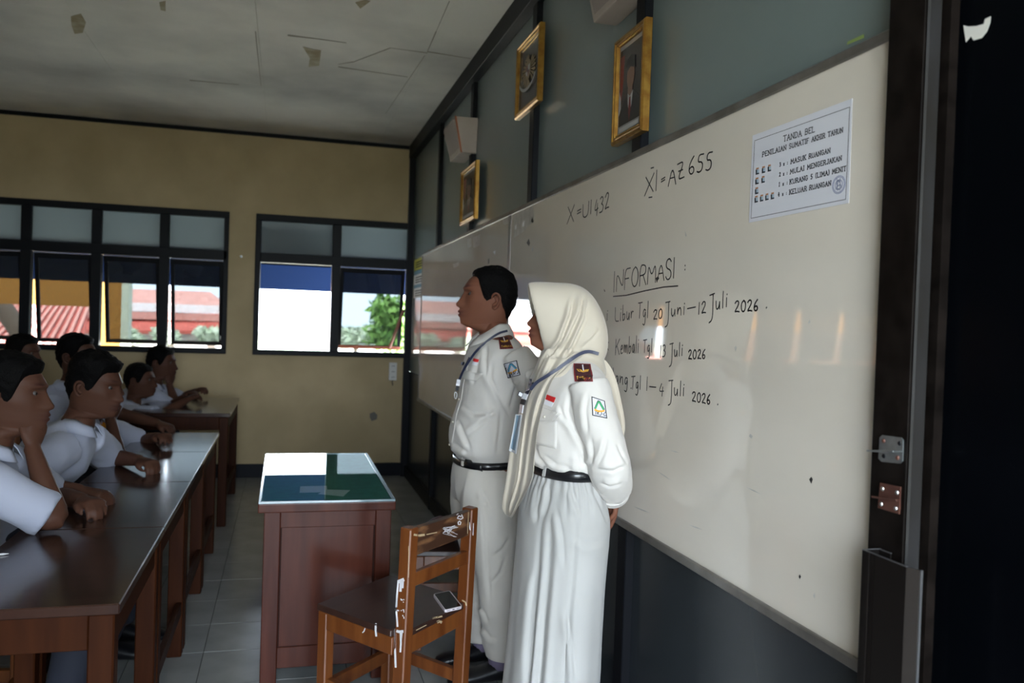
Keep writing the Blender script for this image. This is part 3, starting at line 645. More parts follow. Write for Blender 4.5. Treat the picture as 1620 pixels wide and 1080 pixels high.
# ------------------------------------------------------------------ wall loudspeakers
def speaker(label, Yn, Yf, zt, zb, xt, xb):
    t = thing('wall_speaker', label, 'speaker', (0, (Yn+Yf)/2, zb)); zb2 = zb-.03
    MB().hexa([(-.001, Yn+.02, zb), (-xb, Yn+.02, zb), (-xb, Yf-.02, zb), (-.001, Yf-.02, zb), (-.001, Yn, zt), (-xt, Yn, zt), (-xt, Yf, zt), (-.001, Yf, zt)]).build('cabinet', 'speaker_box', t, bevel=.006, seg=2)
    e = .02
    MB().hexa([(-xb-.004, Yn+.02+e, zb+e), (-xb-.004, Yf-.02-e, zb+e), (-xb+.003, Yf-.02-e, zb+e), (-xb+.003, Yn+.02+e, zb+e), (-xt-.004, Yn+e, zt-e), (-xt-.004, Yf-e, zt-e), (-xt+.003, Yf-e, zt-e), (-xt+.003, Yn+e, zt-e)]).build('grille', 'speaker_grille', t)
    MB().hexa([(-xb-.001, Yn+.018, zb-.001), (-xb+.008, Yn+.018, zb-.001), (-xb+.008, Yn+.024, zb-.001), (-xb-.001, Yn+.024, zb-.001), (-xt-.001, Yn-.002, zt), (-xt+.008, Yn-.002, zt), (-xt+.008, Yn+.004, zt), (-xt-.001, Yn+.004, zt)]).build('edge_trim', 'gold_dark', t)
speaker('small wedge loudspeaker above the smallest portrait', 5.0, 5.38, 2.635, 2.425, .145, .098)
speaker('wedge loudspeaker cut by the top edge above the large portrait', 2.36, 2.80, 2.70, 2.445, .14, .088)
# ------------------------------------------------------------------ socket strip on the far wall
s = thing('socket_strip', 'white three-way socket strip on the cream wall under the window', 'socket', (-.145, D, .86))
MB().box((-.180, D-.03, .862), (-.112, D-.0005, 1.022)).build('housing', 'socket_white', s, bevel=.006, seg=2)
for k in range(3):
    z = .892+.05*k
    o = MB().tube([(-.146, D-.0302, z), (-.146, D-.034, z)], [.019, .019], 16, ref=(1, 0, 0)).build('outlet', 'socket_white', s)
    for dx in (-.008, .008): MB().tube([(-.146+dx, D-.0341, z), (-.146+dx, D-.0352, z)], [.0045, .0045], 8, ref=(1, 0, 0)).build('contact_hole', 'ink', o, off=OFF[s.name])
MB().tube([(-.146, D-.015, .862), (-.148, D-.012, .84), (-.142, D-.006, .815)], .004, 8).build('cord', 'ink', s, smooth=True)
m = MB().tube([(-1.475, D-.0005, 1.905), (-1.475, D-.02, 1.905)], [.012, .007], 10, ref=(1, 0, 0)); plain('wall_hook', m, 'galvanised', 'small metal hook on the cream wall between the two windows', 'hook')
m = MB(); pts = [ony(x, y, D) for x, y in ((585, 654), (592, 651), (597, 656), (596, 663), (588, 666), (585, 660))]; n = len(pts)
m.add([p-np.array([0, .0006, 0]) for p in pts]+[p-np.array([0, .0016, 0]) for p in pts], [tuple(range(n)), tuple(range(2*n-1, n-1, -1))]+[(i, (i+1) % n, n+(i+1) % n, n+i) for i in range(n)])
mat('grey_blot', (.16, .15, .13), .9); plain('paint_blot', m, 'grey_blot', 'small grey blot on the cream wall below the socket strip', 'stain')
# ------------------------------------------------------------------ fittings on the door jamb
XJ = -.0602
def plate(name, label, pts, m, tab, screws):
    c = onx(*pts[0], XJ); t = thing(name, label, 'latch', (XJ, c[1], c[2]))
    mb = MB(); flat_x(mb, [onx(x, y, XJ) for x, y in pts], -.0022); mb.build('plate', m, t)
    a, b = [onx(*q, XJ-.003) for q in tab[:2]]; L = tab[2]
    mb = MB(); dz = np.array([0, 0, .0016])
    v = [a, b, b+np.array([-L, -.004, .001]), a+np.array([-L, .006, .001])]
    mb.add([p-dz for p in v]+[p+dz for p in v], [(3,2,1,0),(4,5,6,7),(0,1,5,4),(1,2,6,5),(2,3,7,6),(3,0,4,7)]); mb.build('tab', m, t, bevel=.0008)
    for (x, y), sm in screws:
        p = onx(x, y, XJ-.0022); MB().tube([p, p+np.array([-.0018, 0, 0])], [.0042, .003], 10, ref=(0, 0, 1)).build('screw', sm, t)
plate('latch_plate', 'shiny galvanised latch plate on the dark door post', [(1393, 692), (1397, 688), (1427, 692), (1430, 696), (1429, 729), (1425, 733), (1396, 730), (1391, 725)], 'galvanised', ((1392, 714), (1429, 714), .024), [((1398, 697), 'rust_plate'), ((1423, 701), 'dark_frame'), ((1420, 724), 'rust_plate'), ((1398, 721), 'dark_frame')])
plate('latch_plate', 'brown latch plate with four screws below the galvanised one', [(1394, 763), (1426, 770), (1424, 813), (1390, 803)], 'rust_plate', ((1389, 787), (1423, 791), .010), [((1396, 773), 'screw'), ((1419, 779), 'screw'), ((1394, 797), 'screw'), ((1417, 804), 'screw')])
t = thing('metal_channel', 'dark bronze aluminium channel with cut top edge fixed to the door post', 'channel', (-.09, 1.2, 0))
XC = -.0985; ya, yb, zt = onx(1364, 868, XC)[1], onx(1434, 893, XC)[1], 1.008
yc = ya-(ya-yb)*.30
for k in range(3):
    w = (ya-yc)/3; MB().box((XC-.002*(k % 2), ya-(k+1)*w+.0012, 0), (XC+.003, ya-k*w-.0004, zt)).build('rib', 'bronze_alu', t)
MB().box((XC, yb, 0), (XC+.003, yc, zt)).build('face', 'bronze_alu', t, bevel=.0006)
MB().hexa([(XC, yb-.0005, 0), (XC+.003, yb-.0005, 0), (XC+.014, yb-.019, 0), (XC+.011, yb-.020, 0), (XC, yb-.0005, zt), (XC+.003, yb-.0005, zt), (XC+.014, yb-.019, zt), (XC+.011, yb-.020, zt)]).build('bevelled_edge', 'bronze_alu_light', t)
MB().box((XC+.003, ya-.003, 0), (-.0605, ya, zt)).build('flange', 'bronze_alu', t)
MB().box((-.066, ya-.032, 0), (-.0632, ya-.003, zt)).build('back_lip', 'bronze_alu', t)
mb = MB(); mb.box((XC-.0005, yb, zt), (XC+.0032, ya, zt+.0012)); mb.box((XC+.003, ya-.0032, zt), (-.0605, ya, zt+.0012)); mb.box((-.066, ya-.032, zt), (-.063, ya-.003, zt+.0012)); mb.build('cut_edge', 'cut_metal', t)
mb = MB().box((XC+.0105, yb-.0212, 0), (XC+.0145, yb-.0192, zt)); mb.build('cut_side', 'cut_metal', t)
# ------------------------------------------------------------------ teacher's desk
DX0, DX1, DY0, DY1, DZ = -1.172, -.663, 3.228, 4.390, .70
dk = thing('teacher_desk', 'reddish brown wooden teacher desk with green cloth under glass', 'desk', ((DX0+DX1)/2, (DY0+DY1)/2, 0))
lx0, lx1, ly0, ly1 = DX0+.022, DX1-.012, DY0+.028, DY1-.03
MB().box((DX0, DY0, DZ-.040), (DX1, DY1, DZ-.006)).build('desk_top', 'desk_wood', dk, bevel=.004, seg=2)
LW = .060
for x in (lx0, lx1-LW):
    for y in (ly0, ly1-LW): MB().box((x, y, 0), (x+LW, y+LW, DZ-.040)).build('leg', 'desk_wood', dk, bevel=.003)
for y in (ly0+.008, ly1-.03):
    MB().box((lx0+LW, y, DZ-.105), (lx1-LW, y+.022, DZ-.041)).build('top_rail', 'desk_wood', dk, bevel=.002)
    MB().box((lx0+LW, y, .062), (lx1-LW, y+.022, .142)).build('bottom_rail', 'desk_wood', dk, bevel=.002)
    MB().box((lx0+LW, y+.009, .142), (lx1-LW, y+.02, DZ-.105)).build('end_panel', 'desk_wood', dk)
    for x in (lx0+LW, lx1-LW-.006): MB().box((x, y+.003, .142), (x+.006, y+.012, DZ-.105)).build('panel_bead', 'desk_wood_dark', dk)
MB().box((lx0+.008, ly0+LW, .30), (lx0+.03, ly1-LW, DZ-.041)).build('modesty_panel', 'desk_wood', dk)
MB().box((lx1-.03, ly0+LW, DZ-.16), (lx1-.008, ly1-LW, DZ-.041)).build('drawer_rail', 'desk_wood', dk)
MB().box((lx0+LW, ly0+.04, .10), (lx1-.06, ly1-.04, .12)).build('shelf', 'desk_wood_dark', dk)
MB().box((DX0+.012, DY0+.012, DZ-.0058), (DX1-.012, DY1-.012, DZ-.0045)).build('cloth', 'desk_cloth', dk)
gl = MB().box((DX0+.004, DY0+.004, DZ-.0035), (DX1-.004, DY1-.004, DZ+.0015)).build('glass_top', 'desk_glass', dk)
for lo, hi in (((DX0+.002, DY0+.002), (DX1-.002, DY0+.008)), ((DX0+.002, DY0+.008), (DX0+.010, DY1-.002)), ((DX1-.016, DY0+.008), (DX1-.002, DY1-.002)), ((DX0+.010, DY1-.008), (DX1-.016, DY1-.002))):
    MB().box((*lo, DZ-.0055), (*hi, DZ+.0022)).build('glass_edge', 'glass_edge', gl, off=OFF[dk.name])
mat('note_grey', (.55, .55, .56), .8)
for pts, lb, dz in ((((475, 769), (517, 768), (518, 778), (474, 779)), 'small grey paper under the desk glass, left of two', 0), (((517, 774), (554, 775), (543, 785), (503, 781)), 'small grey paper under the desk glass, right of two', .0003)):
    w = [onz(x, y, DZ-.0042+dz) for x, y in pts]
    MBp = MB().add(w+[p-np.array([0, 0, .0002]) for p in w], [(0,1,2,3),(7,6,5,4),(0,4,5,1),(1,5,6,2),(2,6,7,3),(3,7,4,0)]); plain('note_paper', MBp, 'note_grey', lb, 'paper')

# ------------------------------------------------------------------ wooden chairs
def make_chair(label, cat='chair'):
    """local: x across the back, y from the back to the front of the seat, origin under the seat's middle"""
    t = thing('wooden_chair', label, cat, (0, 0, 0)); w, d, sh, ht, p = .200, .200, .425, .752, .044
    for s in (-1, 1):
        x0 = s*w-(p if s > 0 else 0)
        MB().hexa([(x0, -d, 0), (x0+p, -d, 0), (x0+p, -d+p*1.1, 0), (x0, -d+p*1.1, 0), (x0, -d-.022, ht), (x0+p, -d-.022, ht), (x0+p, -d+p*.55, ht), (x0, -d+p*.55, ht)]).build('back_post', 'chair_wood', t, bevel=.004)
        MB().box((x0, d-p, 0), (x0+p, d, sh-.022)).build('leg', 'chair_wood', t, bevel=.004)
        MB().box((s*w-(.026 if s > 0 else 0), -d+p, sh-.078), (s*w+(0 if s > 0 else .026), d-p, sh-.022)).build('side_rail', 'chair_wood', t, bevel=.002)
        MB().box((s*w-(.034 if s > 0 else -.010), -d+p, .135), (s*w-(.010 if s > 0 else -.034), d-p, .178)).build('stretcher', 'chair_wood', t, bevel=.002)
    MB().box((-w+p, d-.028, sh-.078), (w-p, d, sh-.022)).build('front_rail', 'chair_wood', t, bevel=.002)
    MB().box((-w+p, -d+.004, sh-.078), (w-p, -d+.030, sh-.022)).build('back_rail', 'chair_wood', t, bevel=.002)
    MB().box((-w+p, d-.034, .115), (w-p, d-.010, .160)).build('stretcher', 'chair_wood', t, bevel=.002)
    sx = w+.002; MB().prism([(-sx, d+.004), (sx, d+.004), (sx, -d+p*1.1), (w-p, -d+p*1.1), (w-p, -d), (-w+p, -d), (-w+p, -d+p*1.1), (-sx, -d+p*1.1)], 2, sh-.0218, sh).build('seat', 'chair_seat', t, bevel=.003)
    MB().hexa([(-w+p, -d-.012, .660), (w-p, -d-.012, .660), (w-p, -d+.014, .660), (-w+p, -d+.014, .660), (-w+p, -d-.019, ht-.004), (w-p, -d-.019, ht-.004), (w-p, -d+.007, ht-.004), (-w+p, -d+.007, ht-.004)]).build('top_slat', 'chair_wood_worn', t, bevel=.005, seg=2)
    MB().hexa([(-w+p, -d-.006, .560), (w-p, -d-.006, .560), (w-p, -d+.016, .560), (-w+p, -d+.016, .560), (-w+p, -d-.010, .606), (w-p, -d-.010, .606), (w-p, -d+.012, .606), (-w+p, -d+.012, .606)]).build('back_slat', 'chair_wood', t, bevel=.003)
    for ch in t.children:                 # frame skewed a little out of square to suit the depth-stretched room
        for v in ch.data.vertices: v.co.x += .17*v.co.y
    return t
def place(o, x, y, yaw): o.location = (x, y, 0); o.rotation_euler = (0, 0, yaw); return o
base_chair = make_chair('worn wooden chair with white paint drips and a phone on its seat')
place(base_chair, -.701, 2.868, math.radians(46))
spare = []
def chair_copy(x, y, yaw, label, group=None):
    c = copy_tree(base_chair); place(c, x, y, yaw); c['label'] = label
    if group: c['group'] = group
    return c
chair_copy(-.345, 3.665, math.radians(90), 'second wooden chair in the shade between desk and man')
# ------------------------------------------------------------------ phone on the chair
def local_to_world(o, p):
    a = o.rotation_euler.z; c, s = math.cos(a), math.sin(a)
    return np.array([o.location.x + c*p[0]-s*p[1], o.location.y + s*p[0]+c*p[1], p[2]])
zc = .4255
q = [onz(x, y, zc+.009) for x, y in ((685, 939), (712, 934), (731, 958), (704, 965))]
cen = sum(q)/4; ax = (q[1]-q[0]+q[2]-q[3]); Wd = np.linalg.norm(ax)/2; ax /= np.linalg.norm(ax); ay = np.cross([0, 0, 1], ax); Ld = abs((q[1]-q[2]) @ ay)
ph = thing('smartphone', 'smartphone in pale pink case lying on the worn chair seat', 'phone', (cen[0], cen[1], zc))
def rr(hw, hl, r, n=5):
    pts = []
    for sx_, sy_, a0 in ((1, 1, 0), (-1, 1, 90), (-1, -1, 180), (1, -1, 270)):
        for k in range(n+1):
            a = math.radians(a0+90*k/n); pts.append((sx_*(hw-r)+r*math.cos(a), sy_*(hl-r)+r*math.sin(a)))
    return pts
hw, hl = Wd/2, .075
ayv = (q[1]+q[0]-q[2]-q[3]); hl = np.linalg.norm(ayv)/4; ayv /= np.linalg.norm(ayv)
def phone_layer(nm, hw, hl, r, z0, z1, m, par):
    ring = [(cen[:2]+ax[:2]*u+ayv[:2]*v) for u, v in rr(hw, hl, r)]; return MB().prism([tuple(k) for k in ring], 2, z0, z1).build(nm, m, par, off=OFF[ph.name])
b_ = phone_layer('case', hw, hl, .009, zc, zc+.009, 'phone_body', ph); phone_layer('screen', hw-.004, hl-.0045, .006, zc+.009, zc+.0094, 'phone_screen', ph)
p0 = np.array([*(cen[:2]-ayv[:2]*hl), zc+.0045]); MB().obox(p0, [*ax[:2], 0], [*ayv[:2], 0], (0, 0, 1), .0045, .0004, .0014).build('charging_port', 'ink', ph)
for u in (-.02, .02): MB().obox(p0+np.array([*(ax[:2]*u), 0]), [*ax[:2], 0], [*ayv[:2], 0], (0, 0, 1), .007, .0003, .0008).build('speaker_slot', 'ink', ph)
bg_ = MB(); bg_.sphere((-.385, 3.66, .475), (.085, .12, .05), 20, 12)
for i, v in enumerate(bg_.v): bg_.v[i] = (v[0], v[1], max(v[2], .4265)+.012*math.sin(v[1]*40)*(v[2] > .45))
bag = plain('pouch', bg_, 'bag_maroon', 'dark maroon pouch lying on the second chair', 'bag', loc=(-.385, 3.66, .4265), smooth=True)
# ------------------------------------------------------------------ students' tables
def make_table(ya, yb, x0, x1, zt, label, group='tables of the seated students'):
    t = thing('student_table', label, 'table', ((x0+x1)/2, (ya+yb)/2, 0), group); L = .058
    m = 2; 
    MB().box((x0, ya, zt-.026), (x1, yb, zt)).build('tabletop', 'table_top', t, bevel=.003)
    i0, i1, j0, j1 = x0+.012, x1-.012, ya+.010, yb-.010
    for x in (i0, i1-L):
        for y in (j0, j1-L): MB().box((x, y, 0), (x+L, y+L, zt-.026)).build('leg', 'table_leg', t, bevel=.004)
    for y in (j0+.006, j1-.028): MB().box((i0+L, y, zt-.112), (i1-L, y+.022, zt-.0265)).build('apron', 'table_leg', t, bevel=.002)
    for x in (i0+.006, i1-.028):
        MB().box((x, j0+L, zt-.112), (x+.022, j1-L, zt-.0265)).build('apron', 'table_leg', t, bevel=.002)
        MB().box((x+.004, j0+L, .175), (x+.024, j1-L, .225)).build('stretcher', 'table_leg', t, bevel=.002)
    return t
TX0, TX1, TZ = -1.87, -1.45, .70
for (ya, yb), lb in zip(((2.13, 2.888), (2.892, 3.668), (3.672, 4.478), (4.482, 5.22)), ('brown student table nearest the camera, at the lower left corner', 'second brown student table from the camera, beside the desk', 'third brown student table, under the resting fist of a student', 'fourth brown student table, with the bright window glare on its top')):
    make_table(ya, yb, TX0, TX1, TZ, lb)
make_table(5.80, 6.95, -2.05, -1.425, .75, 'far brown student table standing by the cream wall')
p = onz(95, 794, TZ); plain('mobile_phone', MB().box((p[0]-.09, p[1]-.06, TZ+.0005), (p[0]+.03, p[1]+.05, TZ+.010)), 'mobile_black', 'black flat phone lying before the front student', 'phone', bevel=.003)
p = onz(6, 880, TZ); plain('pencil', MB().tube([(p[0]-.14, p[1]-.02, TZ+.0035), (p[0]-.005, p[1]+.012, TZ+.0035), (p[0]+.008, p[1]+.015, TZ+.0035)], [.003, .003, .0006], 8), 'note_grey', 'pale pencil on the table at the left edge', 'pencil')
# ------------------------------------------------------------------ tools for figures
def remesh(mb, vox, smooth=4):
    me = mb.mesh('tmp'); ob = bpy.data.objects.new('tmp', me); COL.objects.link(ob)
    r = ob.modifiers.new('r', 'REMESH'); r.mode = 'VOXEL'; r.voxel_size = vox
    if smooth:
        s = ob.modifiers.new('s', 'SMOOTH'); s.factor = .5; s.iterations = smooth
    dg = bpy.context.evaluated_depsgraph_get(); dg.update()
    me2 = bpy.data.meshes.new_from_object(ob.evaluated_get(dg))
    bpy.data.objects.remove(ob); bpy.data.meshes.remove(me); return me2
def get_co(me):
    a = np.zeros(len(me.vertices)*3); me.vertices.foreach_get('co', a); return a.reshape(-1, 3)
def get_no(me):
    a = np.zeros(len(me.vertices)*3); me.vertices.foreach_get('normal', a); return a.reshape(-1, 3)
def set_co(me, c): me.vertices.foreach_set('co', np.ascontiguousarray(c, float).ravel()); me.update()
def nz(co, sc, seed=0.0):
    sc = np.array([sc]*3 if np.isscalar(sc) else sc); q = co*sc+seed
    return np.array([noise.noise(Vector(v)) for v in q])
def wrinkle(me, amp, sc, seed=0., mask=None, ridged=True, B=None):
    """B: optional rotation whose rows are the axes in which sc is given"""
    co, no = get_co(me), get_no(me); q = co @ B.T if B is not None else co
    n = nz(q, sc, seed)
    if ridged: n = .5-np.abs(n)*1.6
    if mask is not None: n = n*mask(co)
    set_co(me, co+no*(amp*n)[:, None])
def folds(me, curves, amp, w, both=True):
    """press soft folds along picture-space curves into the camera side of a cloth"""
    co, no = get_co(me), get_no(me); p = proj(co); face = np.einsum('ij,ij->i', no, CAM-co) > -.1
    d = np.zeros(len(co))
    for c in curves:
        a = 1.0
        if isinstance(c, tuple): c, a = c
        c = np.array(c, float); best = np.full(len(co), 1e9); sg = np.zeros(len(co)); tt = np.zeros(len(co)); n = len(c)-1
        for i in range(n):
            v = c[i+1]-c[i]; L2 = v @ v; t = np.clip(((p-c[i]) @ v)/L2, 0, 1); q = c[i]+t[:, None]*v; e = p-q; dist = np.linalg.norm(e, axis=1)
            m = dist < best; best[m] = dist[m]; sg[m] = np.sign(v[0]*e[m, 1]-v[1]*e[m, 0]); tt[m] = (i+t[m])/n
        fade = np.clip(np.sin(np.pi*np.clip(tt, .02, .98))*1.6, 0, 1)
        # a ridge on one side, a sharp valley on the line
        d += a*fade*(np.exp(-((best*sg-w*.9)/w)**2) - 1.1*np.exp(-(best/(w*.45))**2))
    set_co(me, co+no*(amp*d*face)[:, None])
def bvh_of(*mes):
    v, f = [], []
    for me in mes:
        n = len(v); v += [tuple(x.co) for x in me.vertices]; f += [tuple(i+n for i in p.vertices) for p in me.polygons]
    return BVHTree.FromPolygons(v, f)
class Hit:
    def __init__(s, tree, dep): s.t = tree; s.d = dep
    def __call__(s, x, y):
        d = ray(x, y); L = np.linalg.norm(d)
        h = s.t.ray_cast(Vector(CAM), Vector(d/L))
        if h[0] is None: return atd(x, y, s.d), -d/L
        P = np.array(h[0]); s.d = (P-CAM) @ CW; n = np.array(h[1])
        return P, (n if n @ d < 0 else -n)
def stick_quad(mb, c, hit, lift=.002, th=.002, n=6, m=6):
    c = [np.array(q, float) for q in c]; lo, hi = [], []
    for i in range(n+1):
        for j in range(m+1):
            u, v = i/n, j/m; q = (c[0]*(1-u)+c[1]*u)*(1-v)+(c[3]*(1-u)+c[2]*u)*v
            P, N = hit(*q); lo.append(P+N*lift); hi.append(P+N*(lift+th))
    k = len(lo); fs = []
    for i in range(n):
        for j in range(m):
            a, b, d, e = i*(m+1)+j, (i+1)*(m+1)+j, (i+1)*(m+1)+j+1, i*(m+1)+j+1
            fs += [(a, b, d, e), (k+e, k+d, k+b, k+a)]
    rim = [i*(m+1) for i in range(n+1)]+[n*(m+1)+j for j in range(1, m+1)]+[i*(m+1)+m for i in range(n-1, -1, -1)]+[j for j in range(m-1, 0, -1)]
    for i in range(len(rim)): a, b = rim[i], rim[(i+1) % len(rim)]; fs.append((b, a, k+a, k+b))
    return mb.add(lo+hi, fs)
def stick_poly(mb, pts, hit, lift=.002, th=.002):
    H = [hit(*q) for q in pts]; N = sum(h[1] for h in H); N = N/np.linalg.norm(N); n = len(H)
    lo = [h[0]+N*lift for h in H]; hi = [h[0]+N*(lift+th) for h in H]
    return mb.add(lo+hi, [tuple(range(n)), tuple(range(2*n-1, n-1, -1))]+[(i, (i+1) % n, n+(i+1) % n, n+i) for i in range(n)])
def resample(pl, step):
    pl = [np.array(q, float) for q in pl]; out = [pl[0]]
    for a, b in zip(pl, pl[1:]):
        k = max(1, int(np.linalg.norm(b-a)/step)); out += [a+(b-a)*(i+1)/k for i in range(k)]
    return out
def stick_line(mb, pls, w, hit, lift=.0015, th=.0015, step=5, taut=0):
    for pl in pls:
        pl = resample(spline(pl, 5) if taut else pl, step); L, Rr = [], []
        if taut:                       # a strap bridges small folds
            dp = np.array([(hit(*p)[0]-CAM) @ CW for p in pl]); n_ = len(dp); k_ = taut
            mn = np.array([dp[max(0, i-k_):i+k_+1].min() for i in range(n_)]); dp = np.array([mn[max(0, i-k_):i+k_+1].mean() for i in range(n_)])
        for i, p in enumerate(pl):
            d = pl[min(i+1, len(pl)-1)]-pl[max(i-1, 0)]; d = d/(np.linalg.norm(d)+1e-9); n = np.array([-d[1], d[0]])*w/2
            P, N = hit(*p); dep = (P-CAM) @ CW
            if taut:
                N = -CW
                for arr, q in ((L, p-n), (Rr, p+n)): Q = atd(*q, dp[i]); arr.append((Q+N*lift, Q+N*(lift+th)))
                continue
            for arr, q in ((L, p-n), (Rr, p+n)):
                Q, N2 = hit(*q)
                if abs((Q-CAM) @ CW-dep) > .03: Q = atd(*q, dep); N2 = N
                arr.append((Q+N*lift, Q+N*(lift+th)))
        m = len(pl); vs = [a for a, _ in L]+[a for a, _ in Rr]+[b for _, b in L]+[b for _, b in Rr]; fs = []
        for i in range(m-1):
            fs += [(i, i+1, m+i+1, m+i), (2*m+i, 3*m+i, 3*m+i+1, 2*m+i+1), (i, 2*m+i, 2*m+i+1, i+1), (m+i, m+i+1, 3*m+i+1, 3*m+i)]
        fs += [(0, m, 3*m, 2*m), (m-1, 3*m-1, 4*m-1, 2*m-1)]
        mb.add(vs, fs)
    return mb
def spline(pts, k=6):
    p = [np.array(q, float) for q in pts]; p = [2*p[0]-p[1]]+p+[2*p[-1]-p[-2]]; out = []
    for i in range(1, len(p)-2):
        for j in range(k):
            t = j/k; a, b, c, d = p[i-1], p[i], p[i+1], p[i+2]
            out.append(.5*((2*b)+(c-a)*t+(2*a-5*b+4*c-d)*t*t+(3*b-a-3*c+d)*t**3))
    out.append(p[-2]); return out
def stube(mb, pts, rad, k=6, n=16, ref=(0, 0, 1)):
    """smooth tapered tube; rad one per control point (number or pair)"""
    P = spline(pts, k); R = np.array([[r, r] if np.isscalar(r) else r for r in rad], float)
    t = np.linspace(0, len(pts)-1, len(P)); rr_ = [(np.interp(q, range(len(pts)), R[:, 0]), np.interp(q, range(len(pts)), R[:, 1])) for q in t]
    return mb.tube(P, rr_, n, ref)
class Fig:
    def __init__(s, x, y, yaw):
        s.b = np.array([x, y, 0.]); s.F = np.array([math.cos(yaw), math.sin(yaw), 0]); s.S = np.array([-math.sin(yaw), math.cos(yaw), 0]); s.Z = np.array([0, 0, 1.])
    def __call__(s, f, l, z): return s.b+s.F*f+s.S*l+s.Z*z
    def ring(s, z, ff, fb, b, n=2.4, N=44, l0=0., tilt=0.):
        c, a = (ff+fb)/2, (ff-fb)/2; out = []
        for t in np.linspace(0, 2*math.pi, N, endpoint=False):
            x = a*math.copysign(abs(math.cos(t))**(2/n), math.cos(t)); y = b*math.copysign(abs(math.sin(t))**(2/n), math.sin(t))
            out.append(s(c+x, l0+y, z+tilt*x))
        return out
    def lofts(s, mb, rows, n=2.4, N=44, sub=4):
        R = np.array(rows, float); t = np.linspace(0, len(rows)-1, (len(rows)-1)*sub+1)
        P = [np.array(p) for p in spline([r for r in R], sub)]
        return mb.loft([s.ring(*p[:4], n=n, N=N) for p in P])
# ---- head
HZ = [-.14, -.10, -.06, -.03, -.0075, .0075, .025, .0475, .0725, .085, .105, .126, .1435, .16, .177, .19, .202, .209, .212]
HF = [.050, .045, .040, .050, .100, .116, .1185, .117, .114, .112, .108, .104, .107, .101, .088, .072, .046, .020, -.004]
HB = [-.075, -.066, -.058, -.051, -.050, -.050, -.055, -.066, -.078, -.082, -.087, -.088, -.086, -.081, -.071, -.059, -.043, -.026, -.014]
HW = [.066, .056, .051, .047, .044, .049, .056, .062, .067, .069, .071, .073, .074, .073, .068, .060, .044, .024, .006]
def gauss(x, s): return math.exp(-(x/s)**2)
def head_xy(z, t, feat=True, female=False):
    xf, xb, hw = np.interp(z, HZ, HF), np.interp(z, HZ, HB), np.interp(z, HZ, HW)
    n = float(np.interp(z, [-.03, .0, .05, .12, .2], [2.0, 1.75, 1.95, 2.15, 2.1])); xc = .006 if z > 0 else (xf+xb)/2
    c, s_ = math.cos(t), math.sin(t)
    x = xc+((xf-xc) if c > 0 else (xc-xb))*math.copysign(abs(c)**(2/n), c); y = hw*math.copysign(abs(s_)**(2/n), s_)
    tone = 0.
    if feat and c > 0 and z > -.02:
        ay = abs(y)
        nose = float(np.interp(z, [.066, .0705, .074, .080, .086, .094, .110, .126, .138], [0, .010, .022, .030, .031, .025, .016, .009, .002]))
        wn = float(np.interp(z, [.07, .078, .088, .10, .126], [.017, .0165, .014, .0105, .0095])); x += nose*gauss(y, wn)
        x += .006*gauss(ay-.0155, .007)*gauss(z-.0775, .008)                         # nostril wings
        lip = .0135*gauss(z-.0545, .0075)+.0115*gauss(z-.0395, .0078)+.008*gauss(z-.047, .02)
        x += lip*gauss(y, .021); x += .010*gauss(z-.067, .008)*gauss(y, .016)+.006*gauss(z-.026, .010)*gauss(y, .022); x -= .003*gauss(z-.0472, .0022)*gauss(y, .02)
        x += .011*gauss(z-.010, .014)*gauss(y, .022)                                # chin
        x += .007*gauss(z-.1425, .009)*gauss(ay-.028, .024)+.004*gauss(z-.143, .009)*gauss(y, .014)   # brow
        x -= .011*gauss(z-.122, .012)*gauss(ay-.032, .016)                          # eye sockets
        x += .0045*gauss(z-.119, .006)*gauss(ay-.033, .012)                         # lids
        y += math.copysign(.003*gauss(z-.09, .02)*(ay > .04), y)
        tone = max(gauss(z-.0545, .0065), gauss(z-.0395, .0072))*gauss(y, .021)*(c > .3)
        tone = max(tone, .95*gauss(z-.1475-.002*gauss(ay-.03, .02), .0042)*gauss(ay-.034, .017)*1.2)
        tone = max(tone, .9*gauss(z-.1185, .0024)*gauss(ay-.033, .013))
    return x, y, min(1, tone*1.1)
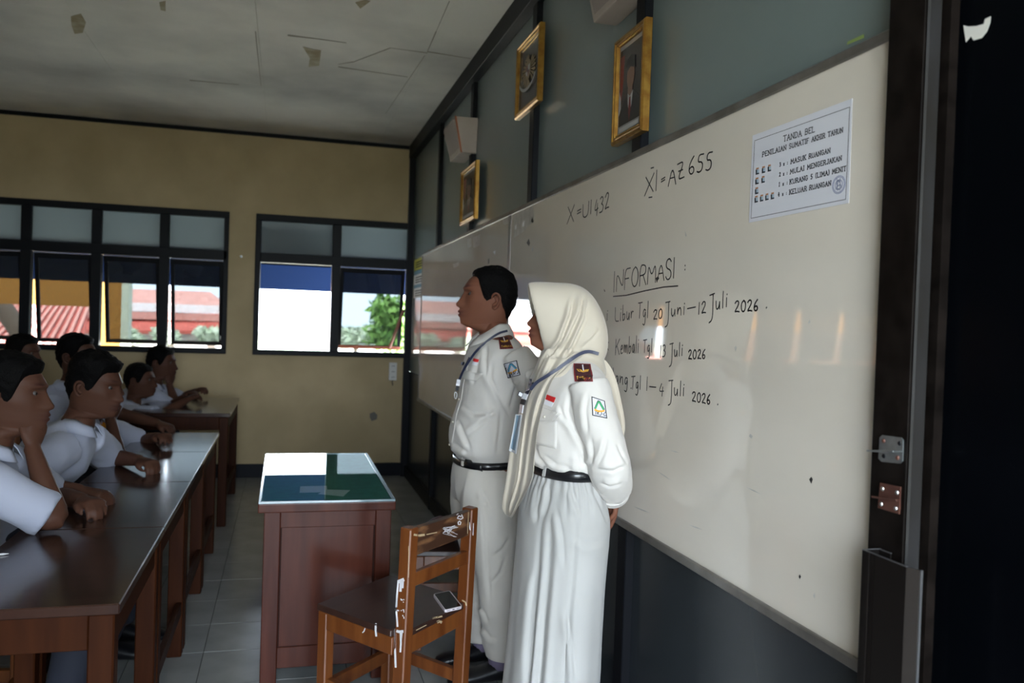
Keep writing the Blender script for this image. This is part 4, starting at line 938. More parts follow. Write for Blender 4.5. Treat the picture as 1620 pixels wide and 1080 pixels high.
class Head:
    def __init__(s, origin, yaw, pitch=0., roll=0., sc=1.):
        s.o = np.array(origin, float); s.sc = sc
        M_ = Matrix.Rotation(yaw, 3, 'Z') @ Matrix.Rotation(pitch, 3, 'Y') @ Matrix.Rotation(roll, 3, 'X'); s.M = np.array(M_)
    def __call__(s, x, y, z): return s.o+s.M @ (np.array([x, y, z-.08])*s.sc)+np.array([0, 0, .08*s.sc])
    def mesh(s, rows=84, N=80, bottom=-.13):
        zs = list(np.linspace(bottom, -.03, 8))[:-1]+list(np.linspace(-.03, .19, rows))+[.196, .202, .2065, .2095, .2115]
        ts = [2*math.pi*(k/N)-.35*math.sin(2*math.pi*k/N)*.8 for k in range(N)]      # denser towards the face
        vs, tone, fs = [], [], []
        for z in zs:
            for t in ts:
                x, y, tn = head_xy(z, t); vs.append(s(x, y, z)); tone.append(tn)
        for i in range(len(zs)-1):
            for j in range(N): fs.append((i*N+j, i*N+(j+1) % N, (i+1)*N+(j+1) % N, (i+1)*N+j))
        fs.append(tuple((len(zs)-1)*N+j for j in range(N)))
        for sd in (-1, 1):                                                          # ears
            mb = MB(); pts = [(.004, .067, .066), (-.002, .072, .060), (-.014, .076, .068), (-.024, .083, .090), (-.022, .085, .108), (-.010, .083, .116), (.002, .078, .110), (.006, .071, .098)]
            stube(mb, [s(x, sd*y, z) for x, y, z in pts], [.003, .0065, .0055, .0045, .0045, .0045, .0042, .003], 5, 10)
            stube(mb, [s(.002, sd*.066, .072), s(-.012, sd*.072, .082), s(-.013, sd*.073, .098), s(-.004, sd*.071, .106)], [.006, .008, .008, .005], 4, 10)
            n0 = len(vs); vs += [np.array(v) for v in mb.v]; fs += [tuple(i+n0 for i in f) for f in mb.f]; tone += [.12]*len(mb.v)
        return vs, fs, tone
    def hair(s, thick=.014, side=.55, front=.186, back=.012, noise_a=.003, seed=0):
        N, R = 72, 46
        TH = np.radians([0, 25, 45, 58, 66, 74, 82, 90, 104, 120, 150, 180]); ZH = [front, front-.001, front-.005, front-.014, .148, .100, .078, .098, .116, .066, .024, back]
        out, inn = [], []
        for i in range(R):
            for k in range(N):
                t = 2*math.pi*k/N; a = abs((t+math.pi) % (2*math.pi)-math.pi); zh = float(np.interp(a, TH, ZH))
                u = i/(R-1); z = zh+(.2115-zh)*(u**.9); x, y, _ = head_xy(z, t, False); x2, y2, _ = head_xy(min(z+.003, .2115), t, False)
                p = s(x, y, z); nrm = np.array([x-.008, y, (z-.10)*1.1]); nrm /= np.linalg.norm(nrm)
                g = min(1., u/.24)**.7; sid = side+(1-side)*np.clip((z-.13)/.05, 0, 1)
                d = .0012+thick*g*sid*1.
                d += noise_a*g*noise.noise(Vector((x*70+seed, y*70, z*70)))
                out.append(p+s.M @ (nrm*d)*s.sc); inn.append(s(x*.97, y*.97, z-.002))
        mb = MB(); vs = out+inn; m = R*N; fs = []
        for i in range(R-1):
            for k in range(N):
                a, b, c, d = i*N+k, i*N+(k+1) % N, (i+1)*N+(k+1) % N, (i+1)*N+k; fs += [(a, b, c, d), (m+d, m+c, m+b, m+a)]
        for k in range(N): fs.append((k, m+k, m+(k+1) % N, (k+1) % N))
        fs.append(tuple((R-1)*N+k for k in range(N))); fs.append(tuple(m+(R-1)*N+k for k in range(N-1, -1, -1)))
        return mb.add(vs, fs)
    def eyes(s, parent, off):
        for sd in (-1, 1):
            c = s(.0840, sd*.032, .1185); e = MB().sphere(c, .0098*s.sc, 14, 10).build('eye', 'eye_white', parent, smooth=True, off=off)
            d = s.M @ np.array([1., 0, 0]); MB().sphere(c+d*.0060*s.sc, .0056*s.sc, 12, 8).build('iris', 'eye_dark', e, smooth=True, off=off)
def hand(mb, w, d, nrm, side=1, sc=1., curl=.5, thumb=.6):
    """palm and five fingers; d points along the hand, nrm out of its back; side +1 puts the thumb at cross(d, nrm)"""
    w, d, nrm = [np.array(q, float) for q in (w, d, nrm)]; d /= np.linalg.norm(d); nrm -= d*(nrm @ d); nrm /= np.linalg.norm(nrm); l = np.cross(d, nrm)*side
    Q = lambda a, b, c: w+(d*a+l*b+nrm*c)*sc
    rings = []
    for a, hw_, ht_ in ((-.02, .025, .019), (.0, .026, .018), (.03, .036, .016), (.06, .041, .0145), (.085, .040, .012)):
        rings.append([Q(a, hw_*math.cos(t), ht_*math.sin(t)) for t in np.linspace(0, 2*math.pi, 18, endpoint=False)])
    mb.loft(rings)
    for i, (b, L, a0) in enumerate(((.030, .072, .080), (.0105, .082, .086), (-.0095, .076, .084), (-.028, .060, .076))):
        p = np.array([a0-.008, b, 0]); ang = 0.1; pts = [p]; c_ = curl*(1+.08*i)
        for seg, f in enumerate((.46, .30, .24)):
            ang += c_*(.55, .75, .5)[seg]; p = p+np.array([math.cos(ang), .05*(1.5-i), -math.sin(ang)])*L*f; pts.append(p)
        stube(mb, [Q(*q) for q in pts], [.0098*sc, .0088*sc, .0080*sc, .0060*sc], 3, 10)
    pts = [(.012, .022, -.004), (.040, .045, -.010), (.062, .052-.012*thumb, -.018-.01*thumb), (.082, .050-.022*thumb, -.026-.014*thumb)]
    stube(mb, [Q(*q) for q in pts], [.013*sc, .0108*sc, .0095*sc, .0065*sc], 3, 10)
def body_obj(parent, remeshed, hd, mat_name, off):
    """one skin mesh: remeshed limbs and trunk plus the head grown out of the neck"""
    v, f = [tuple(x.co) for x in remeshed.vertices], [tuple(p.vertices) for p in remeshed.polygons]; tone = [0.]*len(v)
    hv, hf, ht = hd; n = len(v); v += [tuple(p) for p in hv]; f += [tuple(i+n for i in q) for q in hf]; tone += list(ht)
    o = np.array(off); me = bpy.data.meshes.new('body'); me.from_pydata([tuple(np.array(p)-o) for p in v], [], f); me.update()
    at = me.attributes.new('tone', 'FLOAT', 'POINT'); at.data.foreach_set('value', np.array(tone, dtype=np.float32))
    bm = bmesh.new(); bm.from_mesh(me); bmesh.ops.recalc_face_normals(bm, faces=bm.faces); bm.to_mesh(me); bm.free()
    return mesh_obj('body', me, mat_name, parent, True, off)
def cloth_obj(name, me, mat_name, parent, off):
    c = get_co(me)-np.array(off); set_co(me, c); return mesh_obj(name, me, mat_name, parent, True, off)
def collar(mb, fig, rows, gap=.35, th=.004, N=40, cx=0., slope=0.):
    """stand-and-fall collar, open in front; rows of (z, ff, fb, b)"""
    outs = []
    for z, ff, fb, b in rows:
        c, a = (ff+fb)/2, (ff-fb)/2; outs.append([fig(c+a*math.cos(t), b*math.sin(t), z-slope*max(0., math.cos(t))**1.3) for t in np.linspace(gap, 2*math.pi-gap, N)])
    n = N; vs = [p for r in outs for p in r]; m = len(vs); cen = sum(vs)/m
    inn = []
    for r in outs:
        c = sum(r)/len(r)
        for p in r: d = p-c; d[2] = 0; inn.append(p-d/np.linalg.norm(d)*th)
    fs = []; R = len(outs)
    for i in range(R-1):
        for j in range(n-1): a, b, c, d = i*n+j, i*n+j+1, (i+1)*n+j+1, (i+1)*n+j; fs += [(a, b, c, d), (m+d, m+c, m+b, m+a)]
    for i in range(R-1):
        for j in (0, n-1): a, d = i*n+j, (i+1)*n+j; fs.append((a, d, m+d, m+a))
    for j in range(n-1): fs.append((j, m+j, m+j+1, j+1)); a = (R-1)*n+j; fs.append((a+1, m+a+1, m+a, a))
    return mb.add(vs+inn, fs)
def shoe(mb, fig, f0, s0, ln=.26, w=.045, out=0.):
    rows = [(-.07, .030, .06), (-.05, .038, .075), (.0, .038, .078), (.05, .042, .062), (.10, .046, .05), (.15, .043, .042), (.18, .028, .03), (.19, .01, .02)]
    rings = []
    for f, hw_, h in rows:
        rings.append([fig(f0+f*ln/.26, s0+out*f+hw_*w/.045*math.copysign(abs(math.cos(t))**.8, math.cos(t)), .002+(h*(.5+.5*math.sin(t)) if math.sin(t) > -.99 else 0)) for t in np.linspace(0, 2*math.pi, 16, endpoint=False)])
    return mb.loft(rings)
def badge(parent, off, hit, quad, text, leaf, lift=.002):
    """school patch: white field, black border, two strokes and an orange arc, letters"""
    q = [np.array(c, float) for c in quad]; P = lambda u, v: (q[0]*(1-u)+q[1]*u)*(1-v)+(q[3]*(1-u)+q[2]*u)*v
    mb = MB(); stick_quad(mb, quad, hit, lift, .0012, 6, 6); pt = mb.build('sleeve_patch', 'patch_black', parent, off=off, smooth=False)
    mb = MB(); stick_quad(mb, [P(.07, .05), P(.93, .05), P(.93, .95), P(.07, .95)], hit, lift+.0012, .0004, 6, 6); mb.build('patch_field', 'patch_white', pt, off=off)
    w = np.linalg.norm(q[1]-q[0]); mb = MB(); stick_line(mb, [[P(.2, .62), P(.5, .14), P(.56, .16), P(.84, .55)]], w*.15, hit, lift+.0015, .0005, 3); mb.build('patch_mark', 'patch_black', pt, off=off)
    mb = MB(); stick_line(mb, [[P(.22, .60), P(.5, .17), P(.56, .18), P(.82, .54)]], w*.10, hit, lift+.0021, .0004, 3); mb.build('patch_mark', leaf, pt, off=off)
    mb = MB(); stick_line(mb, [[P(.16, .66), P(.4, .70), P(.66, .66), P(.88, .58)]], w*.14, hit, lift+.0021, .0004, 3); mb.build('patch_mark', 'patch_orange', pt, off=off)
    mb = MB(); stick_line(mb, strokes(text, P(.14, .93), P(.90, .88), w*.26, slant=.2, gap=.25), w*.045, hit, lift+.002, .0004, 3); mb.build('patch_letters', 'patch_black', pt, off=off)
def epaulette(parent, off, hit, quad, lift=.003):
    q = [np.array(c, float) for c in quad]; P = lambda u, v: (q[0]*(1-u)+q[1]*u)*(1-v)+(q[3]*(1-u)+q[2]*u)*v; w = np.linalg.norm(q[1]-q[0])
    mb = MB(); stick_quad(mb, quad, hit, lift, .0022, 6, 6); e = mb.build('epaulette', 'maroon_edge', parent, off=off)
    mb = MB(); stick_quad(mb, [P(.08, .05), P(.92, .05), P(.92, .96), P(.08, .96)], hit, lift+.0022, .0006, 6, 6); mb.build('epaulette_field', 'maroon', e, off=off)
    mb = MB(); stick_poly(mb, [P(.12, .34), P(.40, .38), P(.5, .46), P(.60, .38), P(.88, .34), P(.80, .48), P(.5, .52), P(.22, .48)], hit, lift+.003, .0006); mb.build('wing_emblem', 'gold_thread', e, off=off)
    mb = MB(); stick_line(mb, [[P(.5, .10), P(.52, .44)]], w*.07, hit, lift+.0036, .0006, 3); mb.build('emblem_staff', 'flag_white', e, off=off)
    mb = MB(); stick_line(mb, strokes('TARUNA', P(.12, .90), P(.90, .90), w*.17, slant=0, gap=.3), w*.04, hit, lift+.003, .0005, 3); mb.build('epaulette_letters', 'gold_thread', e, off=off)
# ------------------------------------------------------------------ the standing man
fm = Fig(-.302, 3.25, math.pi+math.radians(4)); MO = (-.302, 3.25, 0)
man = thing('person', 'man in cream uniform shirt and trousers, black belt, standing in profile', 'person', MO)
core = MB()
fm.lofts(core, [(1.40, .03, -.045, .05), (1.36, .04, -.07, .08), (1.30, .065, -.09, .16), (1.2, .08, -.10, .165), (1.05, .10, -.095, .15), (.92, .11, -.095, .155), (.80, .10, -.10, .15)])
arms = [[(-.045, .165, 1.268), (-.085, .215, 1.20), (-.135, .235, 1.06), (-.175, .15, .955), (-.175, .04, .90)], [(-.03, -.175, 1.295), (-.08, -.215, 1.20), (-.12, -.235, 1.06), (-.17, -.14, .95), (-.19, -.02, .89)]]
for a in arms: stube(core, [fm(*p) for p in a], [.046, .042, .036, .03, .024], 6, 14)
hand(core, fm(-.178, .03, .895), fm.S*-1+fm.Z*-.5, -fm.F, 1, .95, .5); hand(core, fm(-.195, -.01, .885), fm.S*.5-fm.Z*1, -fm.F, -1, .95, .4)
legs = [[(.0, .085, .84), (-.005, .09, .60), (-.03, .09, .44), (-.045, .095, .09)], [(.0, -.085, .84), (-.005, -.09, .60), (-.03, -.095, .44), (-.03, -.10, .09)]]
for l in legs: stube(core, [fm(*p) for p in l], [.085, .07, .05, .036], 6, 14)
hm = Head(fm(-.004, .0, 1.387), math.pi-math.radians(13), .06, 0, 1.03)
body_obj(man, remesh(core, .006, 2), hm.mesh(), 'skin', MO)
mo = [c for c in man.children][0]
hm.hair(.015, .45, .187, .014, .004, 3).build('hair', 'hair', man, smooth=True); hm.eyes(man, MO)
# trousers
tr = MB()
fm.lofts(tr, [(.862, .112, -.095, .155), (.84, .120, -.104, .166), (.80, .128, -.112, .172), (.74, .130, -.118, .176), (.69, .12, -.10, .17)], 2.5)
stube(tr, [fm(*p) for p in [(.0, .088, .80), (.012, .092, .66), (-.012, .092, .52), (-.030, .092, .40), (-.040, .094, .22), (-.047, .095, .088)]], [(.115, .09), (.118, .092), (.098, .082), (.080, .072), (.068, .064), (.060, .058)], 6, 26, (0, 1, 0))
stube(tr, [fm(*p) for p in [(.0, -.088, .80), (.010, -.092, .66), (-.012, -.092, .52), (-.028, -.092, .40), (-.035, -.096, .22), (-.035, -.10, .088)]], [(.115, .09), (.108, .092), (.095, .082), (.080, .072), (.068, .064), (.060, .058)], 6, 26, (0, 1, 0))
tm = remesh(tr, .006, 5)
B = np.array([fm.F, fm.S, fm.Z])
wrinkle(tm, .007, (9, 9, 16), 3., lambda c: np.clip((.45-c[:, 2])/.3, 0, 1))
wrinkle(tm, .006, (10, 10, 3.2), 9.)
folds(tm, [[(760, 772), (770, 790), (776, 800)], [(751, 950), (765, 968), (773, 985)], [(762, 990), (775, 1008), (790, 1012)], [(800, 880), (792, 905), (775, 925)], [(806, 850), (795, 868), (780, 880)], [(763, 780), (768, 830), (772, 900), (776, 960)]], .006, 6)
cloth_obj('trousers', tm, 'trouser_cloth', man, MO)
# shirt
st = MB()
fm.lofts(st, [(1.342, .034, -.078, .072), (1.336, .048, -.087, .098), (1.324, .060, -.096, .132), (1.306, .072, -.106, .163), (1.280, .081, -.112, .182), (1.24, .094, -.118, .186), (1.16, .104, -.120, .178), (1.08, .116, -.118, .174), (1.01, .134, -.116, .174), (.955, .146, -.116, .176), (.915, .148, -.120, .178), (.888, .140, -.120, .176), (.868, .118, -.105, .166), (.852, .112, -.10, .162)], 2.35)
for i, a in enumerate(arms):
    stube(st, [fm(*p) for p in a[:4]]+[fm(*(np.array(a[3])*.25+np.array(a[4])*.75))], [(.062, .058), (.067, .065), (.062, .060), (.052, .050), (.043, .042)], 6, 24)
sm = remesh(st, .0055, 6)
wrinkle(sm, .006, (7, 7, 5), 2.); wrinkle(sm, .0035, (16, 16, 9), 7.)
wrinkle(sm, .006, (12, 12, 4), 5., lambda c: np.clip((.97-c[:, 2])/.08, 0, 1))
folds(sm, [[(779, 572), (776, 598), (785, 618), (796, 640), (808, 662)], [(770, 545), (768, 570), (770, 600)], [(786, 645), (770, 665), (735, 690)], [(793, 640), (790, 680), (786, 720)], [(730, 640), (750, 655), (790, 655)], [(723, 660), (735, 690), (745, 712)], [(762, 560), (752, 590), (748, 610)], [(820, 600), (812, 625), (806, 648)], [(716, 700), (728, 708), (740, 716)]], .007, 6)
stree = bvh_of(sm); hitm = Hit(stree, 3.2)
shirt = cloth_obj('shirt', sm, 'cloth_white', man, MO)
cl = MB(); collar(cl, fm, [(1.352, .050, -.072, .070), (1.376, .043, -.068, .063), (1.392, .039, -.066, .060), (1.386, .054, -.073, .069), (1.364, .080, -.084, .090), (1.340, .098, -.092, .110)], .18, .003, 40, slope=.044)
cl.build('collar', 'cloth_white', shirt, smooth=True, off=MO)
# belt
bl = MB(); rings = []
for z, g in ((.835, 0), (.835, .004), (.862, .004), (.862, 0)): rings.append(fm.ring(z, .1235+g, -.1065-g, .168+g, 2.5, 60, 0, -.02))
bl.loft(rings, cap=False); bl.build('belt', 'belt_black', man, smooth=True)
btree = bvh_of(sm, tm); 
# (clothes are stored relative to the figure now, so cast on world-space copies)
def world_copy(me, off):
    m2 = me.copy(); set_co(m2, get_co(m2)+np.array(off)); return m2
_s, _t = world_copy(sm, MO), world_copy(tm, MO); hitm = Hit(bvh_of(_s), 3.2); hitt = Hit(bvh_of(_t, _s), 3.2)
def sub(nm, fn, m, par, off, smooth=False):
    mb = MB(); fn(mb); return mb.build(nm, m, par, off=off, smooth=smooth)
belt = [c for c in man.children if c.name.startswith('belt')][0]
hb = Hit(bvh_of(_t, _s, world_copy(belt.data, MO)), 3.2)
sub('belt_end', lambda mb: stick_quad(mb, [(736, 729), (764, 735), (764, 746), (737, 736)], hb, .004, .004, 6, 3), 'belt_black', belt, MO, True)
sub('belt_loop', lambda mb: stick_quad(mb, [(732, 724), (736, 724.5), (734.5, 737), (731.5, 736.5)], hb, .003, .003, 2, 4), 'trouser_cloth', man, MO)
sub('pocket_flap', lambda mb: stick_quad(mb, [(735, 586), (765, 591), (753, 603), (726, 598)], hitm, .001, .0035, 8, 5), 'cloth_white', shirt, MO, True)
sub('placket_edge', lambda mb: stick_line(mb, [[(742, 568), (734, 600), (729, 632), (722, 655), (718, 680), (715, 700)]], 2.2, hitm, .0005, .002, 5), 'cloth_white', shirt, MO)
for x, y in ((727, 632), (717, 668), (712, 703)): sub('button', lambda mb: mb.sphere(hitm(x, y)[0]+hitm(x, y)[1]*.0015, .0048, 10, 6), 'button', shirt, MO, True)
fl = sub('flag_badge', lambda mb: stick_quad(mb, [(750, 567), (758.5, 568.5), (757, 573), (749, 571.5)], hitm, .002, .001, 4, 3), 'flag_red', shirt, MO)
sub('flag_half', lambda mb: stick_quad(mb, [(749, 571.5), (757, 573), (755.5, 578), (747.5, 576.5)], hitm, .002, .001, 4, 3), 'flag_white', fl, MO)
sub('name_tag', lambda mb: stick_quad(mb, [(730, 572), (736, 573), (734, 578), (729, 577)], hitm, .002, .001, 3, 3), 'lanyard', shirt, MO)
badge(shirt, MO, hitm, [(797.4, 575), (818, 570), (823.7, 593), (803, 598)], 'TKR.2', 'patch_blue')
epaulette(shirt, MO, hitm, [(788, 535), (803, 533), (811, 552), (791, 553)], .004)
hc = Hit(bvh_of(_s, world_copy([c for c in shirt.children if c.name.startswith('collar')][0].data, MO)), 3.2)
ly = thing('lanyard', 'dark blue lanyard with white clip worn by the man', 'lanyard', MO)
sub('strap', lambda mb: stick_line(mb, [[(803, 523), (790.7, 526.5), (778, 534), (765.6, 544), (753, 556), (743.5, 569), (733, 586), (727, 600)]], 3.6, hc, .003, .0016, 3, 3), 'lanyard', ly, MO)
sub('strap', lambda mb: stick_line(mb, [[(745, 566), (736, 584), (729, 600)]], 2.6, hc, .005, .0016, 3), 'lanyard', ly, MO)
sub('clip', lambda mb: stick_line(mb, [[(726, 600), (724, 610)]], 6, hc, .006, .004, 3), 'flag_white', ly, MO)
sub('clip_joint', lambda mb: stick_line(mb, [[(724, 610), (722.6, 618)]], 5, hc, .006, .004, 3), 'patch_black', ly, MO)
def loop_(mb):
    c, _ = hc(721, 625); mb.tube([c+CR*.005*math.cos(t)+CU*.013*math.sin(t)-CW*.008 for t in np.linspace(0, 2*math.pi, 17)], .0016, 6, CW)
sub('clip_ring', loop_, 'clear_plastic', ly, MO, True)
for s_, (f, l) in zip((1, -1), ((-.040, .095), (-.035, -.10))):
    sh_ = MB(); shoe(sh_, fm, f, l, .27, .046); sh_.build('shoe', 'shoe_black', man, smooth=True)
    sub('sock', lambda mb: stube(mb, [fm(f-.005, l, .05), fm(f-.006, l, .12)], [.042, .044], 3, 14), 'sock', man, MO, True)
# ------------------------------------------------------------------ the standing woman
fw = Fig(-.272, 2.40, math.pi+math.radians(10)); WO = (-.272, 2.40, 0)
wom = thing('person', 'woman in cream headscarf, uniform shirt and long skirt standing before the whiteboard', 'person', WO)
core = MB()
fw.lofts(core, [(1.32, .025, -.04, .043), (1.28, .035, -.06, .07), (1.23, .06, -.075, .14), (1.14, .08, -.08, .145), (1.0, .08, -.07, .13), (.93, .07, -.065, .125), (.84, .09, -.10, .15), (.74, .09, -.09, .15)])
warms = [[(.008, .142, 1.228), (-.004, .172, 1.14), (-.042, .192, 1.005), (-.082, .150, .940), (-.112, .100, .902)], [(.0, -.150, 1.235), (-.02, -.185, 1.14), (-.045, -.205, 1.0), (-.10, -.13, .905), (-.135, -.05, .86)]]
for a in warms: stube(core, [fw(*p) for p in a], [.040, .036, .032, .027, .021], 6, 14)
hand(core, fw(-.126, .088, .890), -fw.S*.40-fw.Z*.95-fw.F*.10, -fw.F, 1, .86, .35); hand(core, fw(-.150, -.04, .855), fw.S*.6-fw.Z*1, -fw.F, -1, .86, .4)
for s_ in (-1, 1): stube(core, [fw(.0, s_*.08, .82), fw(.01, s_*.08, .45), fw(.0, s_*.08, .08)], [.08, .05, .034], 6, 14)
hw_ = Head(fw(.0, .0, 1.322), math.pi-math.radians(17), 0, 0, .865)
body_obj(wom, remesh(core, .005, 2), hw_.mesh(60, 60, -.10), 'skin', WO); hw_.eyes(wom, WO)
for s_ in (-1, 1): m_ = MB(); shoe(m_, fw, .0, s_*.08, .235, .04); m_.build('shoe', 'shoe_black', wom, smooth=True)
# skirt with soft vertical pleats
rings = []
rows = [(.966, .080, -.074, .140), (.945, .082, -.078, .143), (.91, .093, -.096, .158), (.85, .106, -.114, .172), (.80, .112, -.122, .178), (.70, .118, -.120, .180), (.58, .126, -.113, .182), (.45, .134, -.106, .186), (.30, .144, -.102, .192), (.15, .154, -.100, .198), (.035, .160, -.100, .204)]
Rw = spline([np.array(r) for r in rows], 10)
for p in Rw:
    z = p[0]; r = fw.ring(*p[:4], n=2.2, N=220); c = sum(r)/len(r); out = []
    k = np.clip((.93-z)/.5, 0, 1)
    for i, q in enumerate(r):
        t = 2*math.pi*i/220; d = (q-c); L = np.linalg.norm(d); fold = .002*math.sin(9*t+1.3+.6*math.sin(3*t))*k+.0035*math.sin(5*t+.4)*k**2
        # two deep pleats on the front left
        for t0, am, w in ((.62, .020, .085), (.36, .016, .07), (1.18, .008, .05)):
            u = (t-t0)/w; fold -= am*k*math.exp(-u*u); fold += .5*am*k*math.exp(-((t-t0-1.7*w)/w)**2)
        pk = np.clip((z-.82)/.13, 0, 1)*np.clip((.968-z)/.02, 0, 1); fold += .003*pk*math.sin(34*t+3*math.sin(5*t))
        out.append(q+d/L*fold)
    rings.append(out)
sk = MB().loft(rings, cap=False); sk_me = sk.mesh('skirt')
wrinkle(sk_me, .004, (6, 6, 4), 4.); 
folds(sk_me, [[(858, 765), (850, 800), (848, 830)], [(868, 762), (868, 790), (860, 820)], [(902, 768), (912, 795), (918, 815)], [(905, 850), (930, 862), (960, 858)], [(880, 800), (890, 850), (893, 900)], [(848, 900), (840, 960), (830, 1080)], [(895, 960), (905, 1020), (912, 1080)], [(935, 770), (950, 800), (962, 830)]], .006, 7)
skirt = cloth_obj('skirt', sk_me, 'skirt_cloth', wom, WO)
# shirt
ws = MB()
fw.lofts(ws, [(1.315, .030, -.048, .050), (1.295, .042, -.060, .078), (1.272, .056, -.074, .115), (1.245, .074, -.086, .150), (1.20, .090, -.092, .165), (1.13, .104, -.094, .160), (1.05, .102, -.088, .155), (1.00, .098, -.086, .154), (.986, .096, -.088, .155), (.970, .084, -.080, .146), (.958, .078, -.073, .140)], 2.3)
for a in warms: stube(ws, [fw(*p) for p in a[:4]]+[fw(*(np.array(a[3])*.1+np.array(a[4])*.9))], [(.058, .056), (.062, .060), (.062, .060), (.055, .053), (.046, .045)], 6, 26)
wm = remesh(ws, .0048, 6)
wrinkle(wm, .005, (8, 8, 6), 1.); wrinkle(wm, .003, (18, 18, 12), 6.)
wrinkle(wm, .006, (22, 22, 6), 8., lambda c: np.clip((1.0-c[:, 2])/.05, 0, 1)*(np.abs((c-fw.b) @ fw.S) < .17))
folds(wm, [[(902, 618), (898, 650), (908, 680), (925, 710), (936, 735)], [(885, 640), (892, 660), (905, 672)], [(935, 690), (938, 720), (934, 738)], [(960, 690), (955, 715), (945, 738)], [(990, 735), (970, 745), (945, 742)], [(985, 765), (965, 770), (950, 764)], [(930, 620), (926, 650), (930, 690)], [(860, 720), (880, 735), (905, 740)], [(912, 715), (915, 735), (912, 745)], [(845, 705), (852, 725), (870, 738)], [(975, 700), (985, 722), (994, 735)]], .006, 6)
wshirt = cloth_obj('shirt', wm, 'cloth_white', wom, WO)
_ws, _sk = world_copy(wm, WO), world_copy(sk_me, WO); hw2 = Hit(bvh_of(_ws), 2.4)
# cuff
cu = MB(); a4, a5 = fw(*warms[0][3]), fw(*warms[0][4]); dv = (a5-a4)/np.linalg.norm(a5-a4); c0 = a5-dv*.008
cu.tube([c0-dv*.016, c0+dv*.012], [.0535, .0525], 26, ref=(0, 0, 1)); cu.build('cuff', 'cloth_white', wshirt, smooth=False, off=WO, bevel=.003)
# belt
bl = MB(); rings = []
for z, g in ((.944, 0), (.944, .005), (.977, .005), (.977, 0)): rings.append(fw.ring(z, .0855+g, -.0805-g, .1465+g, 2.3, 60))
bl.loft(rings, cap=False); wbelt = bl.build('belt', 'belt_black', wom, smooth=True)
hwb = Hit(bvh_of(_ws, _sk, world_copy(wbelt.data, WO)), 2.4)
sub('belt_loop', lambda mb: stick_quad(mb, [(862, 736), (866, 736.5), (862.5, 760), (858.5, 759)], hwb, .002, .003, 2, 6), 'skirt_cloth', wom, WO)
sub('pocket_flap', lambda mb: (stick_quad(mb, [(849, 641), (887.5, 654), (878, 664), (846, 660)], hw2, .001, .003, 8, 4), stick_poly(mb, [(846, 660), (878, 664), (866, 671.5)], hw2, .001, .003)), 'cloth_white', wshirt, WO)
sub('pocket_button', lambda mb: mb.sphere(hw2(863, 659)[0]+hw2(863, 659)[1]*.004, .0045, 10, 6), 'button', wshirt, WO, True)
sub('pocket', lambda mb: stick_quad(mb, [(845.5, 664), (883, 666), (881, 710), (844, 701)], hw2, .0008, .0022, 8, 8), 'cloth_white', wshirt, WO, True)
fl = sub('flag_badge', lambda mb: stick_quad(mb, [(865, 623.5), (880, 629), (877, 637), (862.5, 631)], hw2, .002, .0014, 5, 3), 'flag_red', wshirt, WO)
sub('flag_half', lambda mb: stick_quad(mb, [(862.5, 631), (877, 637), (873.5, 644), (859, 638)], hw2, .002, .0014, 5, 3), 'flag_white', fl, WO)
badge(wshirt, WO, hw2, [(935.6, 627), (956, 634), (960, 662), (937, 657)], 'TKJ-C', 'patch_green')
# ---- headscarf
hf = Fig(*(WO[:2]), math.pi-math.radians(12))
def hood_ring(f, zt, zb, w, shear, N=64):
    c, h = (zt+zb)/2, (zt-zb)/2; out = []
    for t in np.linspace(0, 2*math.pi, N, endpoint=False):
        z = c+h*math.copysign(abs(math.cos(t))**.92, math.cos(t)); y = w*math.copysign(abs(math.sin(t))**.9, math.sin(t))
        out.append(hf(f-shear*max(0., (zt-z)/(zt-zb))**1.4, y, z))
    return out
HR = [(.126, 1.512, 1.322, .058, .052), (.118, 1.514, 1.316, .066, .048), (.09, 1.517, 1.302, .076, .038), (.05, 1.5175, 1.288, .086, .02), (.0, 1.517, 1.274, .094, .0), (-.04, 1.505, 1.268, .096, 0), (-.072, 1.478, 1.268, .090, 0), (-.098, 1.438, 1.278, .074, 0), (-.113, 1.400, 1.298, .050, 0), (-.119, 1.372, 1.318, .026, 0)]
hr = spline([np.array(r) for r in HR], 7)
outer = [hood_ring(*r) for r in hr]
inner = [hood_ring(r[0]-.002, r[1]-.007, r[2]+.007, r[3]-.007, r[4]) for r in hr if r[0] > -.03]     # hollow where the head is
N = 64; mb = MB(); R, Q = len(outer), len(inner); vs = [p for r in outer for p in r]+[p for r in inner for p in r]; m = R*N; fs = []
for i in range(R-1):
    for j in range(N): fs.append((i*N+j, i*N+(j+1) % N, (i+1)*N+(j+1) % N, (i+1)*N+j))
for i in range(Q-1):
    for j in range(N): fs.append((m+(i+1)*N+j, m+(i+1)*N+(j+1) % N, m+i*N+(j+1) % N, m+i*N+j))
for j in range(N): fs.append((j, m+j, m+(j+1) % N, (j+1) % N))
fs += [tuple((R-1)*N+j for j in range(N)), tuple(m+(Q-1)*N+j for j in range(N-1, -1, -1))]
mb.add(vs, fs)
